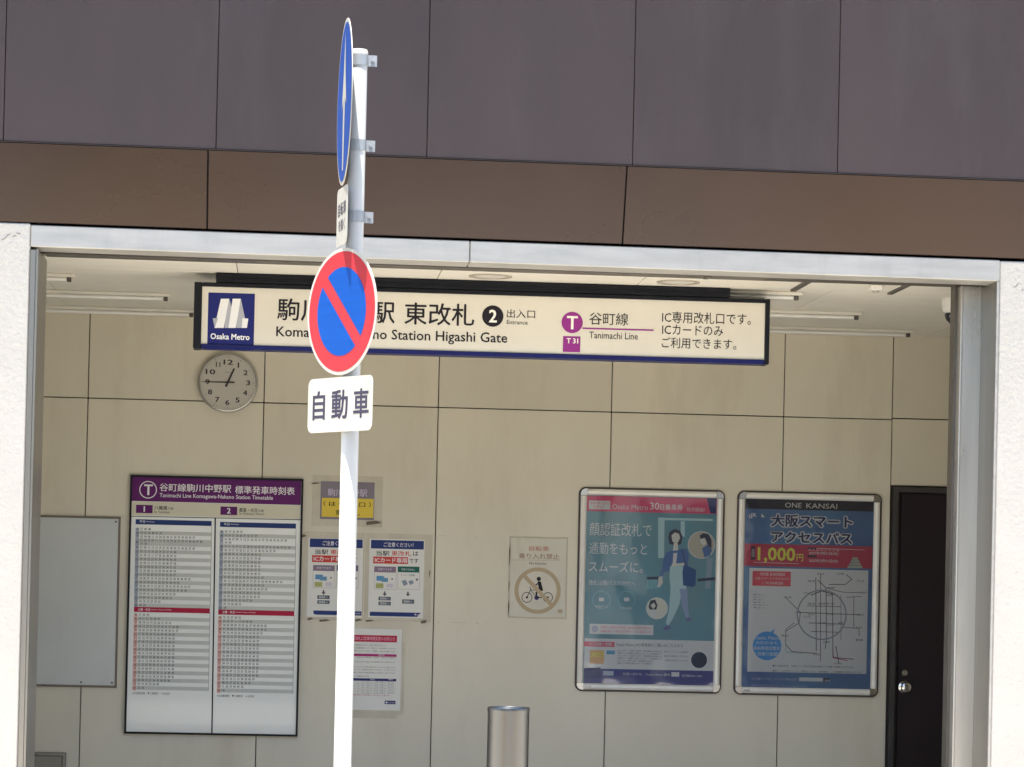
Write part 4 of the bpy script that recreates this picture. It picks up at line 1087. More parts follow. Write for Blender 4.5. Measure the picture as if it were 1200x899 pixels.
  ('p', [(3.3253, 1.3429), (3.3525, 1.3606), (3.3736, 1.3439), (3.3463, 1.3296), (3.3221, 1.3305)], 'p1_shoe'),
  ('p', [(3.4483, 1.4003), (3.4737, 1.4077), (3.4933, 1.393), (3.4659, 1.3835)], 'p1_shoe'),
  ('c', 3.5359, 1.8265, 0.0797, 'p1_ring'),
  ('c', 3.2849, 1.455, 0.0631, 'p1_ring'),
  ('L',),
  ('c', 3.5359, 1.8265, 0.0758, 'p1_tan'),
  ('c', 3.2849, 1.455, 0.0592, 'p1_skin2'),
  ('p', [(3.36, 1.8772), (3.379, 1.8948), (3.4033, 1.8885), (3.4107, 1.8647), (3.4009, 1.8405), (3.3838, 1.8312), (3.3663, 1.8431)], 'p1_skin'),
  ('p', [(3.3734, 1.833), (3.3975, 1.8356), (3.4019, 1.7925), (3.3709, 1.7884)], 'p1_skin'),
  ('p', [(3.4347, 1.7144), (3.5079, 1.6818), (3.5064, 1.5926), (3.4893, 1.5819), (3.4338, 1.591), (3.4288, 1.6663)], 'p1_bag'),
  ('p', [(3.3636, 1.7128), (3.438, 1.7213), (3.4396, 1.7077), (3.366, 1.6978)], 'p1_skin'),
  ('p', [(3.3733, 1.7747), (3.3967, 1.778), (3.3898, 1.7134), (3.3705, 1.7129)], 'p1_label'),
  ('l', [(3.424, 1.793), (3.4486, 1.7079)], 0.0049, 'p1_dark'),
  ('p', [(3.36, 1.8772), (3.3754, 1.9016), (3.3997, 1.8953), (3.4128, 1.8648), (3.4016, 1.8727), (3.3793, 1.8791), (3.3672, 1.8637)], 'p1_hair'),
  ('l', [(3.3729, 1.8556), (3.3798, 1.8551)], 0.0024, 'p1_hair'),
  ('l', [(3.3923, 1.8554), (3.3992, 1.8562)], 0.0024, 'p1_hair'),
  ('l', [(3.3802, 1.8393), (3.3912, 1.8396)], 0.0024, 'p1_red2'),
  ('p', [(3.2914, 1.6358), (3.3119, 1.6431), (3.3162, 1.6021), (3.2962, 1.5742), (3.2857, 1.5808)], 'p1_skin'),
  ('t', '係員お問い合わせ', 2.8859, 2.0454, 2.9947, 2.0612, 'p1_red2', 0),
  ('t', '不要です', 2.9037, 2.0256, 2.9679, 2.0394, 'p1_red2', 0),
  ('L',),
  ('p', [(3.5244, 1.8811), (3.5448, 1.8953), (3.5761, 1.8892), (3.5941, 1.8553), (3.5951, 1.8073), (3.5741, 1.8205), (3.563, 1.8546), (3.532, 1.847)], 'p1_hair'),
  ('p', [(3.5283, 1.8606), (3.5558, 1.8681), (3.5634, 1.834), (3.5464, 1.8233), (3.5309, 1.8367)], 'p1_skin'),
  ('p', [(3.5398, 1.806), (3.567, 1.8272), (3.5987, 1.8005), (3.5856, 1.7659), (3.5548, 1.7528)], 'p1_denim'),
  ('p', [(3.2365, 1.4642), (3.2461, 1.4986), (3.2735, 1.5061), (3.288, 1.4722), (3.2816, 1.4481), (3.2437, 1.4472)], 'p1_hair'),
  ('p', [(3.2467, 1.4713), (3.267, 1.4888), (3.2777, 1.4685), (3.2644, 1.4497)], 'p1_skin'),
  ('p', [(3.2405, 1.4369), (3.2748, 1.4445), (3.2929, 1.4072), (3.2585, 1.4031)], 'p1_label'),
 ]),
 'poster_map': (-0.012, [
  ('r', 3.7826, 2.043, 4.5374, 2.1004, 'p2_black'),
  ('r', 3.7837, 1.712, 4.5369, 1.8406, 'p2_red'),
  ('r', 3.8182, 1.1013, 4.5146, 1.7011, 'p2_panel'),
  ('L',),
  ('t', 'ONE', 4.0196, 2.0541, 4.115, 2.0837, 'p1_label', 0),
  ('t', 'KANSAI', 4.1435, 2.0533, 4.3241, 2.0829, 'p1_label', 0),
  ('t', 'JR', 3.8143, 1.9887, 3.8537, 2.0173, 'p2_white', 2),
  ('l', [(3.8118, 2.0069), (3.8131, 1.9906), (3.8281, 1.9885)], 0.0044, 'p2_white'),
  ('c', 3.8854, 2.0058, 0.0059, 'p2_white'),
  ('p', [(3.8801, 1.994), (3.8852, 2.0161), (3.903, 1.9945)], 'p2_white'),
  ('t', '大阪スマート', 3.9319, 1.9366, 4.4229, 2.0206, 'p2_white', 4),
  ('t', 'アクセスパス', 3.9339, 1.8448, 4.4223, 1.9214, 'p2_white', 4),
  ('t', '1,000', 3.8649, 1.7335, 4.0845, 1.8225, 'p2_yellow', 2),
  ('t', '円', 4.0924, 1.7453, 4.1308, 1.7873, 'p2_yellow', 1),
  ('r', 3.8241, 1.7484, 3.8497, 1.8274, 'p2_dark'),
  ('t', '大人おひとりさま', 4.1564, 1.8073, 4.3414, 1.8207, 'p1_label', 0),
  ('t', '2027年3月31日(水)', 4.1642, 1.7828, 4.3368, 1.8036, 'p1_pale', 1),
  ('t', '2027年3月31日(水)', 4.1652, 1.7393, 4.3352, 1.7601, 'p1_pale', 1),
  ('r', 4.154, 1.8147, 4.2082, 1.8271, 'p2_dark'),
  ('r', 4.155, 1.7686, 4.2092, 1.7824, 'p2_dark'),
  ('l', [(4.2096, 1.823), (4.4897, 1.8191)], 0.0024, 'p1_pale'),
  ('l', [(3.8425, 1.7334), (4.1064, 1.7312)], 0.0024, 'p1_pale'),
  ('p', [(4.4195, 1.7755), (4.4488, 1.7762), (4.4532, 1.7625), (4.4156, 1.7616)], 'p2_castle'),
  ('p', [(4.4115, 1.7588), (4.4582, 1.7599), (4.4626, 1.7462), (4.4076, 1.7449)], 'p2_castle'),
  ('p', [(4.4034, 1.7421), (4.4676, 1.7435), (4.472, 1.7299), (4.3996, 1.7282)], 'p2_castle'),
  ('p', [(4.394, 1.7253), (4.4763, 1.7272), (4.4807, 1.7135), (4.3901, 1.7115)], 'p2_castle'),
  ('r', 3.8375, 1.5984, 4.0609, 1.6836, 'p2_label'),
  ('l', [(3.843, 1.5474), (3.8638, 1.5472)], 0.0029, 'ink_soft'),
  ('t', '地下鉄線・ニュートラム', 3.8707, 1.5422, 3.9089, 1.552, 'ink_soft', 0),
  ('l', [(3.8433, 1.5323), (3.8641, 1.5321)], 0.0029, 'ink_soft'),
  ('t', '地下鉄線・ニュートラム', 3.871, 1.5271, 3.9092, 1.5369, 'ink_soft', 0),
  ('l', [(3.8436, 1.5172), (3.8644, 1.517)], 0.0029, 'ink_soft'),
  ('t', '地下鉄線・ニュートラム', 3.8713, 1.512, 3.9095, 1.5218, 'ink_soft', 0),
  ('l', [(3.8439, 1.5021), (3.8647, 1.5019)], 0.0029, 'ink_soft'),
  ('t', '地下鉄線・ニュートラム', 3.8716, 1.4969, 3.9098, 1.5067, 'ink_soft', 0),
  ('l', [(3.8443, 1.487), (3.8651, 1.4868)], 0.0029, 'ink_soft'),
  ('t', '地下鉄線・ニュートラム', 3.872, 1.482, 3.9344, 1.4918, 'ink_soft', 0),
  ('l', [(3.8446, 1.4719), (3.8654, 1.4717)], 0.0029, 'ink_soft'),
  ('t', '地下鉄線・ニュートラム', 3.8723, 1.4667, 3.9105, 1.4765, 'ink_soft', 0),
  ('c', 3.9303, 1.252, 0.0832, 'p2_bubble'),
  ('p', [(3.9515, 1.3348), (3.974, 1.3539), (3.9636, 1.3214)], 'p2_bubble'),
  ('o', 4.2466, 1.4385, 0.1467, 0.0083, 'p2_loop'),
  ('l', [(4.2072, 1.6503), (4.2176, 1.2673), (4.2184, 1.2302)], 0.0049, 'p2_line'),
  ('l', [(4.2342, 1.6756), (4.2447, 1.169)], 0.0039, 'p2_line'),
  ('l', [(4.2684, 1.5947), (4.2771, 1.2932), (4.2706, 1.2437)], 0.0049, 'p2_line'),
  ('l', [(4.3065, 1.5659), (4.3167, 1.1952), (4.3443, 1.1908), (4.4395, 1.1853)], 0.0044, 'p2_line'),
  ('l', [(4.0939, 1.45), (4.3967, 1.4442)], 0.0044, 'p2_line'),
  ('l', [(4.0322, 1.5351), (4.1214, 1.4506), (4.1152, 1.3887)], 0.0039, 'p2_line'),
  ('l', [(4.1581, 1.4885), (4.3582, 1.4879)], 0.0034, 'p2_line'),
  ('l', [(4.1726, 1.3899), (4.3728, 1.3868)], 0.0039, 'p2_line'),
  ('l', [(4.1861, 1.3408), (4.3487, 1.3393)], 0.0034, 'p2_line'),
  ('l', [(4.3568, 1.5546), (4.3622, 1.295)], 0.0029, 'p2_line'),
  ('l', [(4.0379, 1.2636), (4.0762, 1.2224), (4.2263, 1.2131)], 0.0044, 'p2_line'),
  ('l', [(4.0379, 1.2636), (4.0386, 1.35), (4.0852, 1.3881)], 0.0039, 'p2_line'),
  ('l', [(4.2855, 1.6149), (4.3806, 1.617), (4.4175, 1.6476), (4.3869, 1.6741)], 0.0044, 'p2_line'),
  ('l', [(4.281, 1.5901), (4.369, 1.5722), (4.4943, 1.57)], 0.0034, 'p2_line'),
  ('l', [(4.3896, 1.543), (4.4772, 1.5499)], 0.0029, 'p2_line'),
  ('l', [(4.3967, 1.4442), (4.4718, 1.4433)], 0.0039, 'p2_line'),
  ('l', [(4.4321, 1.5489), (4.4357, 1.3708)], 0.0034, 'p2_line'),
  ('l', [(4.3732, 1.3694), (4.4659, 1.364), (4.4693, 1.322)], 0.0034, 'p2_line'),
  ('l', [(4.22, 1.6382), (4.2684, 1.5947), (4.3184, 1.5959)], 0.0049, 'p2_line'),
  ('l', [(4.3329, 1.2573), (4.3525, 1.1588)], 0.0049, 'p2_line'),
  ('l', [(4.1818, 1.5508), (4.2437, 1.5769), (4.3318, 1.5541)], 0.0059, 'p2_line'),
  ('l', [(4.1152, 1.3887), (4.0363, 1.3376)], 0.0039, 'p2_line'),
  ('l', [(4.0379, 1.2636), (4.0413, 1.2192), (4.1388, 1.2113)], 0.0029, 'p2_greenline'),
  ('l', [(4.3158, 1.2397), (4.3193, 1.1903), (4.4021, 1.1771)], 0.0049, 'p2_redline'),
  ('t', '新大阪', 4.2142, 1.6697, 4.2568, 1.6815, 'ink_soft', 0),
  ('t', '梅田', 4.1601, 1.6265, 4.2025, 1.6383, 'ink_soft', 0),
  ('t', '京橋', 4.3292, 1.6723, 4.3718, 1.6841, 'ink_soft', 0),
  ('t', '天王寺', 4.4478, 1.6329, 4.4904, 1.6447, 'ink_soft', 0),
  ('t', 'なんば', 4.4666, 1.569, 4.5092, 1.5808, 'ink_soft', 0),
  ('t', '本町', 4.4518, 1.4374, 4.4944, 1.4492, 'ink_soft', 0),
  ('t', '弁天町', 4.4458, 1.3631, 4.4884, 1.3749, 'ink_soft', 0),
  ('t', '鶴橋', 4.4473, 1.2913, 4.4899, 1.3031, 'ink_soft', 0),
  ('t', '新大阪', 4.0247, 1.5295, 4.0671, 1.5413, 'ink_soft', 0),
  ('t', '梅田', 4.0119, 1.307, 4.0543, 1.3188, 'ink_soft', 0),
  ('t', '京橋', 4.2548, 1.275, 4.2974, 1.2868, 'ink_soft', 0),
  ('t', '天王寺', 4.3249, 1.1528, 4.3675, 1.1646, 'ink_soft', 0),
  ('t', 'なんば', 4.1989, 1.2021, 4.2413, 1.2139, 'ink_soft', 0),
  ('t', '本町', 4.1641, 1.4337, 4.2065, 1.4455, 'ink_soft', 0),
  ('t', '弁天町', 4.2765, 1.4361, 4.3191, 1.4479, 'ink_soft', 0),
  ('t', '鶴橋', 4.2252, 1.4969, 4.2678, 1.5087, 'ink_soft', 0),
  ('t', '新大阪', 4.2752, 1.4979, 4.3178, 1.5097, 'ink_soft', 0),
  ('t', '梅田', 4.1628, 1.4955, 4.2052, 1.5073, 'ink_soft', 0),
  ('t', '京橋', 4.2276, 1.3856, 4.27, 1.3974, 'ink_soft', 0),
  ('t', '天王寺', 4.2778, 1.3743, 4.3204, 1.3861, 'ink_soft', 0),
  ('t', 'なんば', 4.1394, 1.4208, 4.1818, 1.4326, 'ink_soft', 0),
  ('t', '本町', 4.3401, 1.388, 4.3827, 1.3998, 'ink_soft', 0),
  ('t', '弁天町', 4.1366, 1.5567, 4.179, 1.5685, 'ink_soft', 0),
  ('t', '鶴橋', 4.2667, 1.5472, 4.3093, 1.559, 'ink_soft', 0),
  ('t', '●ご利用条件\u3000対象エリア内の鉄道全線が一日乗り放題となります', 3.9655, 1.1326, 4.4401, 1.1444, 'ink_soft', 0),
  ('t', '●詳しくは専用サイトをご確認ください\u3000発売箇所・ご利用期間に制限があります', 3.966, 1.104, 4.4908, 1.1148, 'ink_soft', 0),
  ('t', 'くわしくは特設サイトへアクセス！\u3000スマートフォンでご購入いただけます', 3.8426, 1.054, 4.1118, 1.0688, 'p1_pale', 0),
  ('r', 4.1217, 1.0519, 4.2601, 1.0739, 'p1_label'),
  ('r', 4.2657, 1.0538, 4.3019, 1.0716, 'p2_black'),
  ('t', '検索', 4.272, 1.0522, 4.302, 1.065, 'p1_pale', 0),
  ('t', '※乗車券は当日限り有効です\u3000払いもどしはいたしません', 3.8384, 1.0186, 4.1776, 1.0284, 'p1_mid', 0),
  ('L',),
  ('t', '大阪スマート', 3.9394, 1.9425, 4.4154, 2.0147, 'p2_navytext', 2),
  ('t', 'アクセスパス', 3.9414, 1.8505, 4.4148, 1.9157, 'p2_navytext', 2),
  ('t', 'ONE KANSAI', 3.8798, 1.6582, 4.0244, 1.6754, 'p1_pale', 1),
  ('t', '大阪スマートアクセスパス', 3.8504, 1.6325, 4.0524, 1.6497, 'p1_pale', 0),
  ('t', 'ご利用範囲', 3.8909, 1.607, 4.0155, 1.6238, 'p1_pale', 0),
  ('t', 'Osaka Metro', 3.8526, 1.288, 4.0072, 1.3088, 'p1_pale', 0),
  ('t', 'JR西日本も', 3.8632, 1.2578, 3.9928, 1.2786, 'p1_pale', 0),
  ('t', '自由周遊区間が', 3.8539, 1.2277, 4.0059, 1.2495, 'p1_pale', 1),
  ('t', '１日乗り放題！', 3.857, 1.1946, 4.0016, 1.2164, 'p1_pale', 1),
  ('t', '発売額', 3.8289, 1.7629, 3.8453, 1.8123, 'p1_pale', 0),
 ]),
}

load_glyphs(''.join(i[1] for Y_, it_ in PRINTS.values() for i in it_ if i[0] == 't') + '0123456789自転車を除く動')
def frame4(bm, x0, z0, x1, z1, w, y0, y1, bev=.001):
    """one rectangular frame with mitred corners"""
    loops = []
    for k, y in ((0, y1), (0, y0 + bev), (bev, y0), (w - bev, y0), (w, y0 + bev), (w, y1)):
        loops.append([bm.verts.new(c) for c in ((x0 + k, y, z0 + k), (x1 - k, y, z0 + k), (x1 - k, y, z1 - k), (x0 + k, y, z1 - k))])
    for a_, b_ in zip(loops, loops[1:] + loops[:1]):
        for i in range(4):
            bm.faces.new((a_[i], a_[(i + 1) % 4], b_[(i + 1) % 4], b_[i]))
# ================================================================== the ground
def slab(name, x0, y0, x1, y1, z0, z1, m):
    bm = bmesh.new(); box(bm, x0, y0, z0, x1, y1, z1)
    return structure(fin(bm, name, m))
slab('ground', -300, -300, 300, 300, -0.9, -0.16, M['asphalt'])
slab('pavement', -40, -8.6, 40, -3.395, -0.15, 0.0, M['paving'])
slab('road', -60, -15.0, 60, -8.75, -0.155, -0.12, M['asphalt'])
slab('far_pavement', -40, -21.0, 40, -15.15, -0.15, 0.0, M['paving'])
slab('room_floor', -1.7, -3.39, 5.9, 0.22, -0.15, 0.004, M['floor'])
for y in (-8.75, -15.15):
    slab('kerb', -40, y + 0.002, 40, y + 0.148, -0.15, 0.006, M['kerb'])
slab('road_marking', -40, -11.95, 40, -11.80, -0.119, -0.115, M['road_paint'])
# paving slabs of the near pavement, one object of joints and edges
bm = bmesh.new()
for i in range(-20, 26):
    for j in range(0, 12):
        x0 = i * 0.45; y0 = -8.56 + j * 0.43
        box(bm, x0 + .004, y0 + .004, 0.002, x0 + .446, y0 + .426, 0.008 + random.random() * .002)
o = fin(bm, 'paving_slabs', M['paving']); o['kind'] = 'structure'

for x0 in (-.35, 4.45):                                    # studded warning paving near the kerb
    bm = bmesh.new(); box(bm, x0, -8.55, .011, x0 + 1.2, -7.65, .016)
    for i in range(12):
        for j in range(9):
            bmesh.ops.create_cone(bm, cap_ends=True, segments=6, radius1=.016, radius2=.011, depth=.005, matrix=Matrix.Translation((x0 + .05 + i * .1, -8.5 + j * .1, .0184)))
    o = fin(bm, 'added_reflection_paving', M['reflection_paving']); o['kind'] = 'structure'

# ================================================================== the station building
B = thing('station_building', (2.3, -1.6, 0), "station entrance building with bronze metal canopy above white stucco walls and beige panelled room", 'building')
TILT = -0.005
# stucco walls either side of the opening
bm = bmesh.new(); box(bm, -7.0, -3.4, 0, -0.037, -2.92, 3.155, bev=0.006); fin(bm, 'outer_wall', M['stucco'], B)
bm = bmesh.new(); box(bm, 4.424, -3.4, 0, 11.0, -2.92, 3.122, bev=0.006); fin(bm, 'outer_wall', M['stucco'], B)
for pts in ([(-.165, 3.075), (-.150, 3.083), (-.139, 3.098), (-.128, 3.104)], [(-.118, 3.088), (-.112, 3.096), (-.100, 3.094)], [(-.100, 3.110), (-.092, 3.104), (-.083, 3.109)], [(4.49, 3.00), (4.505, 3.008), (4.512, 3.022)], [(4.53, 2.985), (4.538, 2.995)]):
    bm = bmesh.new()
    for (xa, za), (xb, zb) in zip(pts[:-1], pts[1:]): prism(bm, [(xa, za - .0012), (xb, zb - .0012), (xb, zb + .0012), (xa, za + .0012)], -3.4030, -3.4015)
    fin(bm, 'plaster_crack', M['grime'], B)
# steel surround of the opening
fr = fin(bmesh.new(), 'entrance_frame', M['frame_front'], B)
bm = bmesh.new()
box(bm, -0.035, -3.404, 3.038, 1.955, -3.20, 3.136, bev=0.004, tilt=TILT)
fin(bm, 'lintel', M['frame_front'], fr)
bm = bmesh.new()
box(bm, 1.958, -3.404, 3.038, 4.4235, -3.20, 3.136, bev=0.004, tilt=TILT)
fin(bm, 'lintel', M['frame_front'], fr)
bm = bmesh.new()
box(bm, 0.0, -3.195, 3.062, 4.42, -3.15, 3.12, tilt=TILT)
box(bm, 0.0, -3.11, 3.056, 4.42, -3.07, 3.12, tilt=TILT)
box(bm, 0.0, -3.066, 3.050, 4.42, -2.932, 3.056, tilt=TILT * .6)
for x in (0.9, 2.0, 3.1):
    box(bm, x, -3.075, 3.047, x + .02, -2.95, 3.052, tilt=TILT)
fin(bm, 'shutter_track', M['track'], fr)
bm = bmesh.new(); box(bm, -0.035, -3.403, 0.0, -0.0115, -3.30, 3.036, bev=0.002); fin(bm, 'jamb_edge', M['toned_steel'], fr)
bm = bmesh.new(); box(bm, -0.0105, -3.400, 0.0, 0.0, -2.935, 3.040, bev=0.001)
fin(bm, 'jamb', M['toned_steel'], fr)
bm = bmesh.new(); box(bm, 4.412, -3.403, 0.0, 4.4225, -3.30, 3.026, bev=0.002); fin(bm, 'jamb_edge', M['frame_front'], fr)
bm = bmesh.new()
box(bm, 4.321, -3.110, 0.0, 4.412, -3.104, 3.034, bev=0.002)
box(bm, 4.312, -3.112, 0.0, 4.321, -2.935, 3.034, bev=0.002)
fin(bm, 'jamb', M['stainless'], fr)
bm = bmesh.new(); box(bm, 4.4092, -3.398, 0, 4.4115, -3.112, 3.028); fin(bm, 'jamb_reveal', M['toned_steel'], fr)
bm = bmesh.new(); box(bm, 4.300, -3.03, 0, 4.3115, -2.94, 3.05); fin(bm, 'shutter_guide', M['track'], fr)

# canopy: upright cladding and the sloping panels below it
core = bmesh.new()
pr = [(-3.505, 3.500), (-3.505, 6.2), (-2.9, 6.2), (-2.9, 3.16), (-3.37, 3.16)]
for k in range(len(pr)):
    pass
a = [core.verts.new((-8.4, p[0], p[1] + TILT * (-8.4 - 2.3))) for p in pr]; b = [core.verts.new((12.0, p[0], p[1] + TILT * (12 - 2.3))) for p in pr]
core.faces.new(a); core.faces.new(b[::-1])
for i in range(5): core.faces.new((a[i], b[i], b[(i + 1) % 5], a[(i + 1) % 5]))
canopy = fin(core, 'canopy', M['sealant'], B)
xs = [-8.4, -6.79, -5.84, -4.89, -3.94, -2.99, -2.04, -1.105, -0.157, 0.792, 1.743, 2.682, 3.627, 4.572, 5.52, 6.47, 7.42, 8.37, 12.0]
for x0, x1 in zip(xs[:-1], xs[1:]):
    for z0, z1 in ((3.494, 5.02), (5.026, 6.2)):
        bm = bmesh.new(); box(bm, x0 + .0015, -3.53, z0, x1 - .0015, -3.506, z1, bev=0.0022, tilt=TILT)
        fin(bm, 'fascia_panel', M['fascia'], canopy)
xs = [-8.4, -6.9, -4.95, -3.05, -1.145, 0.757, 2.658, 4.56, 6.46, 8.36, 12.0]
for x0, x1 in zip(xs[:-1], xs[1:]):
    bm = bmesh.new()
    q = [(-3.529, 3.488), (-3.404, 3.147), (-3.384, 3.147), (-3.507, 3.488)]
    a = [bm.verts.new((x0 + .003, p[0], p[1] + TILT * (x0 - 2.3))) for p in q]; b = [bm.verts.new((x1 - .003, p[0], p[1] + TILT * (x1 - 2.3))) for p in q]
    bm.faces.new(a); bm.faces.new(b[::-1])
    for i in range(4): bm.faces.new((a[i], b[i], b[(i + 1) % 4], a[(i + 1) % 4]))
    bmesh.ops.bevel(bm, geom=list(bm.edges), offset=.002, segments=1, affect='EDGES')
    fin(bm, 'soffit_panel', M['soffit'], canopy)
# small rivets along the foot of the cladding joints
for xj in (-0.157, 0.792, 1.743, 2.682, 3.627, 4.572):
    for dx in (-.022, .022):
        for zr in (3.54, 3.98, 4.42):
            bm = bmesh.new(); lathe(bm, [(.0045, 0), (.0040, .0022), (.0001, .003)], xj + dx, -3.5295, zr + TILT * (xj - 2.3), 'Y', 8); fin(bm, 'rivet', M['fascia'], canopy)
# drip edge between cladding and slope
bm = bmesh.new(); box(bm, -8.4, -3.534, 3.4895, 12, -3.51, 3.493, tilt=TILT); fin(bm, 'drip_edge', M['sealant'], canopy)

# rear wall with its panels
rear = bmesh.new(); box(rear, -1.8, 0.0, 0, 5.95, 0.2, 3.3); rear_wall = fin(rear, 'rear_wall', M['joint'], B)
g = 0.0028
cols = [-1.75, -1.0, 0.003, 1.0, 1.998, 2.998, 4.002, 4.6385, 5.9]
for x0, x1 in zip(cols[:-1], cols[1:]):
    rows = [(0.0, 2.5775), (2.5835, 3.066)]
    if x0 > 4.5: rows = [(2.20, 2.585), (2.5915, 3.066)]
    for z0, z1 in rows:
        bm = bmesh.new(); box(bm, x0 + g, -0.018, z0, x1 - g, -0.001, z1, bev=0.002)
        fin(bm, 'wall_panel', M['panel'], rear_wall)
bm = bmesh.new(); box(bm, 5.58, -0.018, 0, 5.9, -0.001, 2.197, bev=.002); fin(bm, 'wall_panel', M['panel'], rear_wall)
for nm, x0, x1 in (('side_wall', -1.8, -1.72), ('side_wall', 5.86, 5.95)):
    bm = bmesh.new(); box(bm, x0, -2.918, 0, x1, -0.02, 3.3); fin(bm, nm, M['panel'], B)
# ceiling boards
ceil_core = bmesh.new(); box(ceil_core, -1.8, -2.93, 3.075, 5.95, 0.0, 3.16); ceiling = fin(ceil_core, 'ceiling', M['joint'], B)
cx = [-1.72, -1.065, -0.09, 0.882, 1.857, 2.842, 3.811, 4.80, 5.86]
for x0, x1 in zip(cx[:-1], cx[1:]):
    for y0, y1 in ((-2.928, -2.452), (-2.447, -0.02)):
        if y0 < -2.9 and 3.5 < x0 < 4.0:
            spans = [(x0 + .002, 3.632), (4.112, x1 - .002)]
            if x0 < 3.9: spans = [(4.118, x1 - .002)]
        elif y0 < -2.9 and 2.5 < x0 < 3.0:
            spans = [(x0 + .002, 3.606)]
        else:
            spans = [(x0 + .002, x1 - .002)]
        for a_, b_ in spans:
            bm = bmesh.new(); box(bm, a_, y0, 3.060, b_, y1, 3.073, bev=.0015); fin(bm, 'ceiling_board', M['ceiling'], ceiling)
# roof over the room and building mass behind
bm = bmesh.new(); box(bm, -7.0, -2.899, 3.17, 11.0, 5.0, 6.1); fin(bm, 'upper_storey', M['roof'], B)
bm = bmesh.new(); box(bm, -7.0, 0.21, 0, 11.0, 5.0, 3.168); fin(bm, 'rear_block', M['stucco'], B)
# unseen overhang added above the view to keep the whole front in shade
bm = bmesh.new(); box(bm, -8.4, -5.2, 6.22, 12.0, -2.9, 6.45, bev=.01); fin(bm, 'added_shade_overhang', M['stucco'], B)
# service door
dr = bmesh.new(); box(dr, 4.70, -0.012, 0.0, 5.56, 0.03, 2.155, bev=.003)
door = fin(dr, 'service_door', M['door'], B)
bm = bmesh.new()
frame4(bm, 4.648, -0.02, 5.6, 2.19, .032, -0.05, -0.0185, bev=.003)
fin(bm, 'door_frame', M['door_frame'], door)
bm = bmesh.new(); lathe(bm, [(.034, 0), (.034, .006), (.016, .010), (.014, .032), (.027, .042), (.031, .056), (.027, .070), (.012, .075), (.0001, .075)], 4.741, -.012, 1.03, 'Y', 28)
fin(bm, 'door_knob', M['chrome'], door, smooth=True)
bm = bmesh.new(); lathe(bm, [(.0205, 0), (.0205, .008), (.017, .012), (.009, .013), (.009, .010), (.0001, .010)], 4.741, -.012, 1.112, 'Y', 24)
box(bm, 4.7395, -.026, 1.106, 4.7425, -.020, 1.118)
fin(bm, 'lock_cylinder', M['chrome'], door, smooth=True)

# ================================================================== ceiling fittings
def batten(x0, x1, y, label):
    t = thing('ceiling_light', ((x0 + x1) / 2, y, 3.06), label, 'ceiling light', 'fluorescent battens under the ceiling')
    bm = bmesh.new()
    prism(bm, [(x0 + .0, 3.0595), (x1, 3.0595), (x1, 3.042), (x0, 3.042)], y - .026, y + .026)
    bmesh.ops.bevel(bm, geom=list(bm.edges), offset=.004, segments=1, affect='EDGES')
    fin(bm, 'lamp_body', M['lamp_body'], t)
    bm = bmesh.new(); lathe(bm, [(.0001, 0), (.0095, 0), (.0095, x1 - x0 - .09), (.0001, x1 - x0 - .09)], x0 + .045, y, 3.0315, 'X', 14)
    fin(bm, 'tube', M['lamp_tube'], t, smooth=True)
    for xx in (x0 + .018, x1 - .040):
        bm = bmesh.new(); box(bm, xx, y - .012, 3.019, xx + .022, y + .012, 3.0415, bev=.003); fin(bm, 'lamp_holder', M['lamp_cap'], t)
batten(-1.12, 0.075, -2.17, "thin fluorescent batten nearest the entrance lintel, above the left jamb")
batten(2.49, 3.685, -2.34, "fluorescent batten partly hidden behind the right end of the hanging sign")
batten(-0.68, 0.515, -1.33, "middle fluorescent batten left of the hanging sign, ending above the clock")
batten(2.97, 4.17, -1.42, "middle fluorescent batten right of the hanging sign, under the joint of the ceiling boards")
batten(-0.62, 0.62, -0.45, "rear fluorescent batten closest to the beige wall on the left")
batten(3.42, 4.65, -0.49, "rear fluorescent batten closest to the beige wall on the right, above the blue framed poster")
for x, y, l in ((2.103, -2.66, "round recessed downlight left of the other, above the station name sign"), (3.02, -2.65, "round recessed downlight right of the other, above the purple line badge")):
    t = thing('downlight', (x, y, 3.06), l, 'downlight', 'round downlights in the ceiling')
    bm = bmesh.new(); lathe(bm, [(.105, -.0002), (.105, -.006), (.086, -.006), (.082, .010)], x, y, 3.06, 'Z', 36, caps=False)
    fin(bm, 'trim_ring', M['recess'], t, smooth=True)
    bm = bmesh.new(); lathe(bm, [(.081, -.0012), (.05, -.0022), (.0001, -.0025)], x, y, 3.06, 'Z', 36)
    fin(bm, 'diffuser', M['lamp_body'], t, smooth=True)
h = thing('ceiling_hatch', (3.86, -2.69, 3.06), "square ceiling access hatch with dark edges just behind the lintel at right", 'hatch')
bm = bmesh.new()
bm.free()
for a_, b_ in ((3.606, 3.632), (4.092, 4.118)):
    bm = bmesh.new(); box(bm, a_, -2.928, 3.050, b_, -2.452, 3.072); fin(bm, 'hatch_frame', M['track'], h)
bm = bmesh.new(); box(bm, 3.634, -2.926, 3.058, 4.09, -2.454, 3.071); fin(bm, 'hatch_panel', M['ceiling'], h)
t = thing('smoke_detector', (3.965, -2.78, 3.058), "small square white detector box under the ceiling hatch", 'smoke detector')
bm = bmesh.new(); box(bm, 3.937, -2.82, 3.032, 3.995, -2.75, 3.0575, bev=.005); fin(bm, 'housing', M['white_plastic'], t)
bm = bmesh.new(); lathe(bm, [(.018, 0), (.016, -.008), (.0001, -.009)], 3.966, -2.785, 3.032, 'Z', 20); fin(bm, 'sensor', M['recess'], t, smooth=True)
t = thing('security_camera', (4.475, -2.25, 3.06), "white dome security camera under the ceiling beside the right jamb", 'security camera')
bm = bmesh.new(); lathe(bm, [(.062, 0), (.062, -.030), (.056, -.062), (.045, -.072)], 4.475, -2.25, 3.0595, 'Z', 32); fin(bm, 'housing', M['white_plastic'], t, smooth=True)
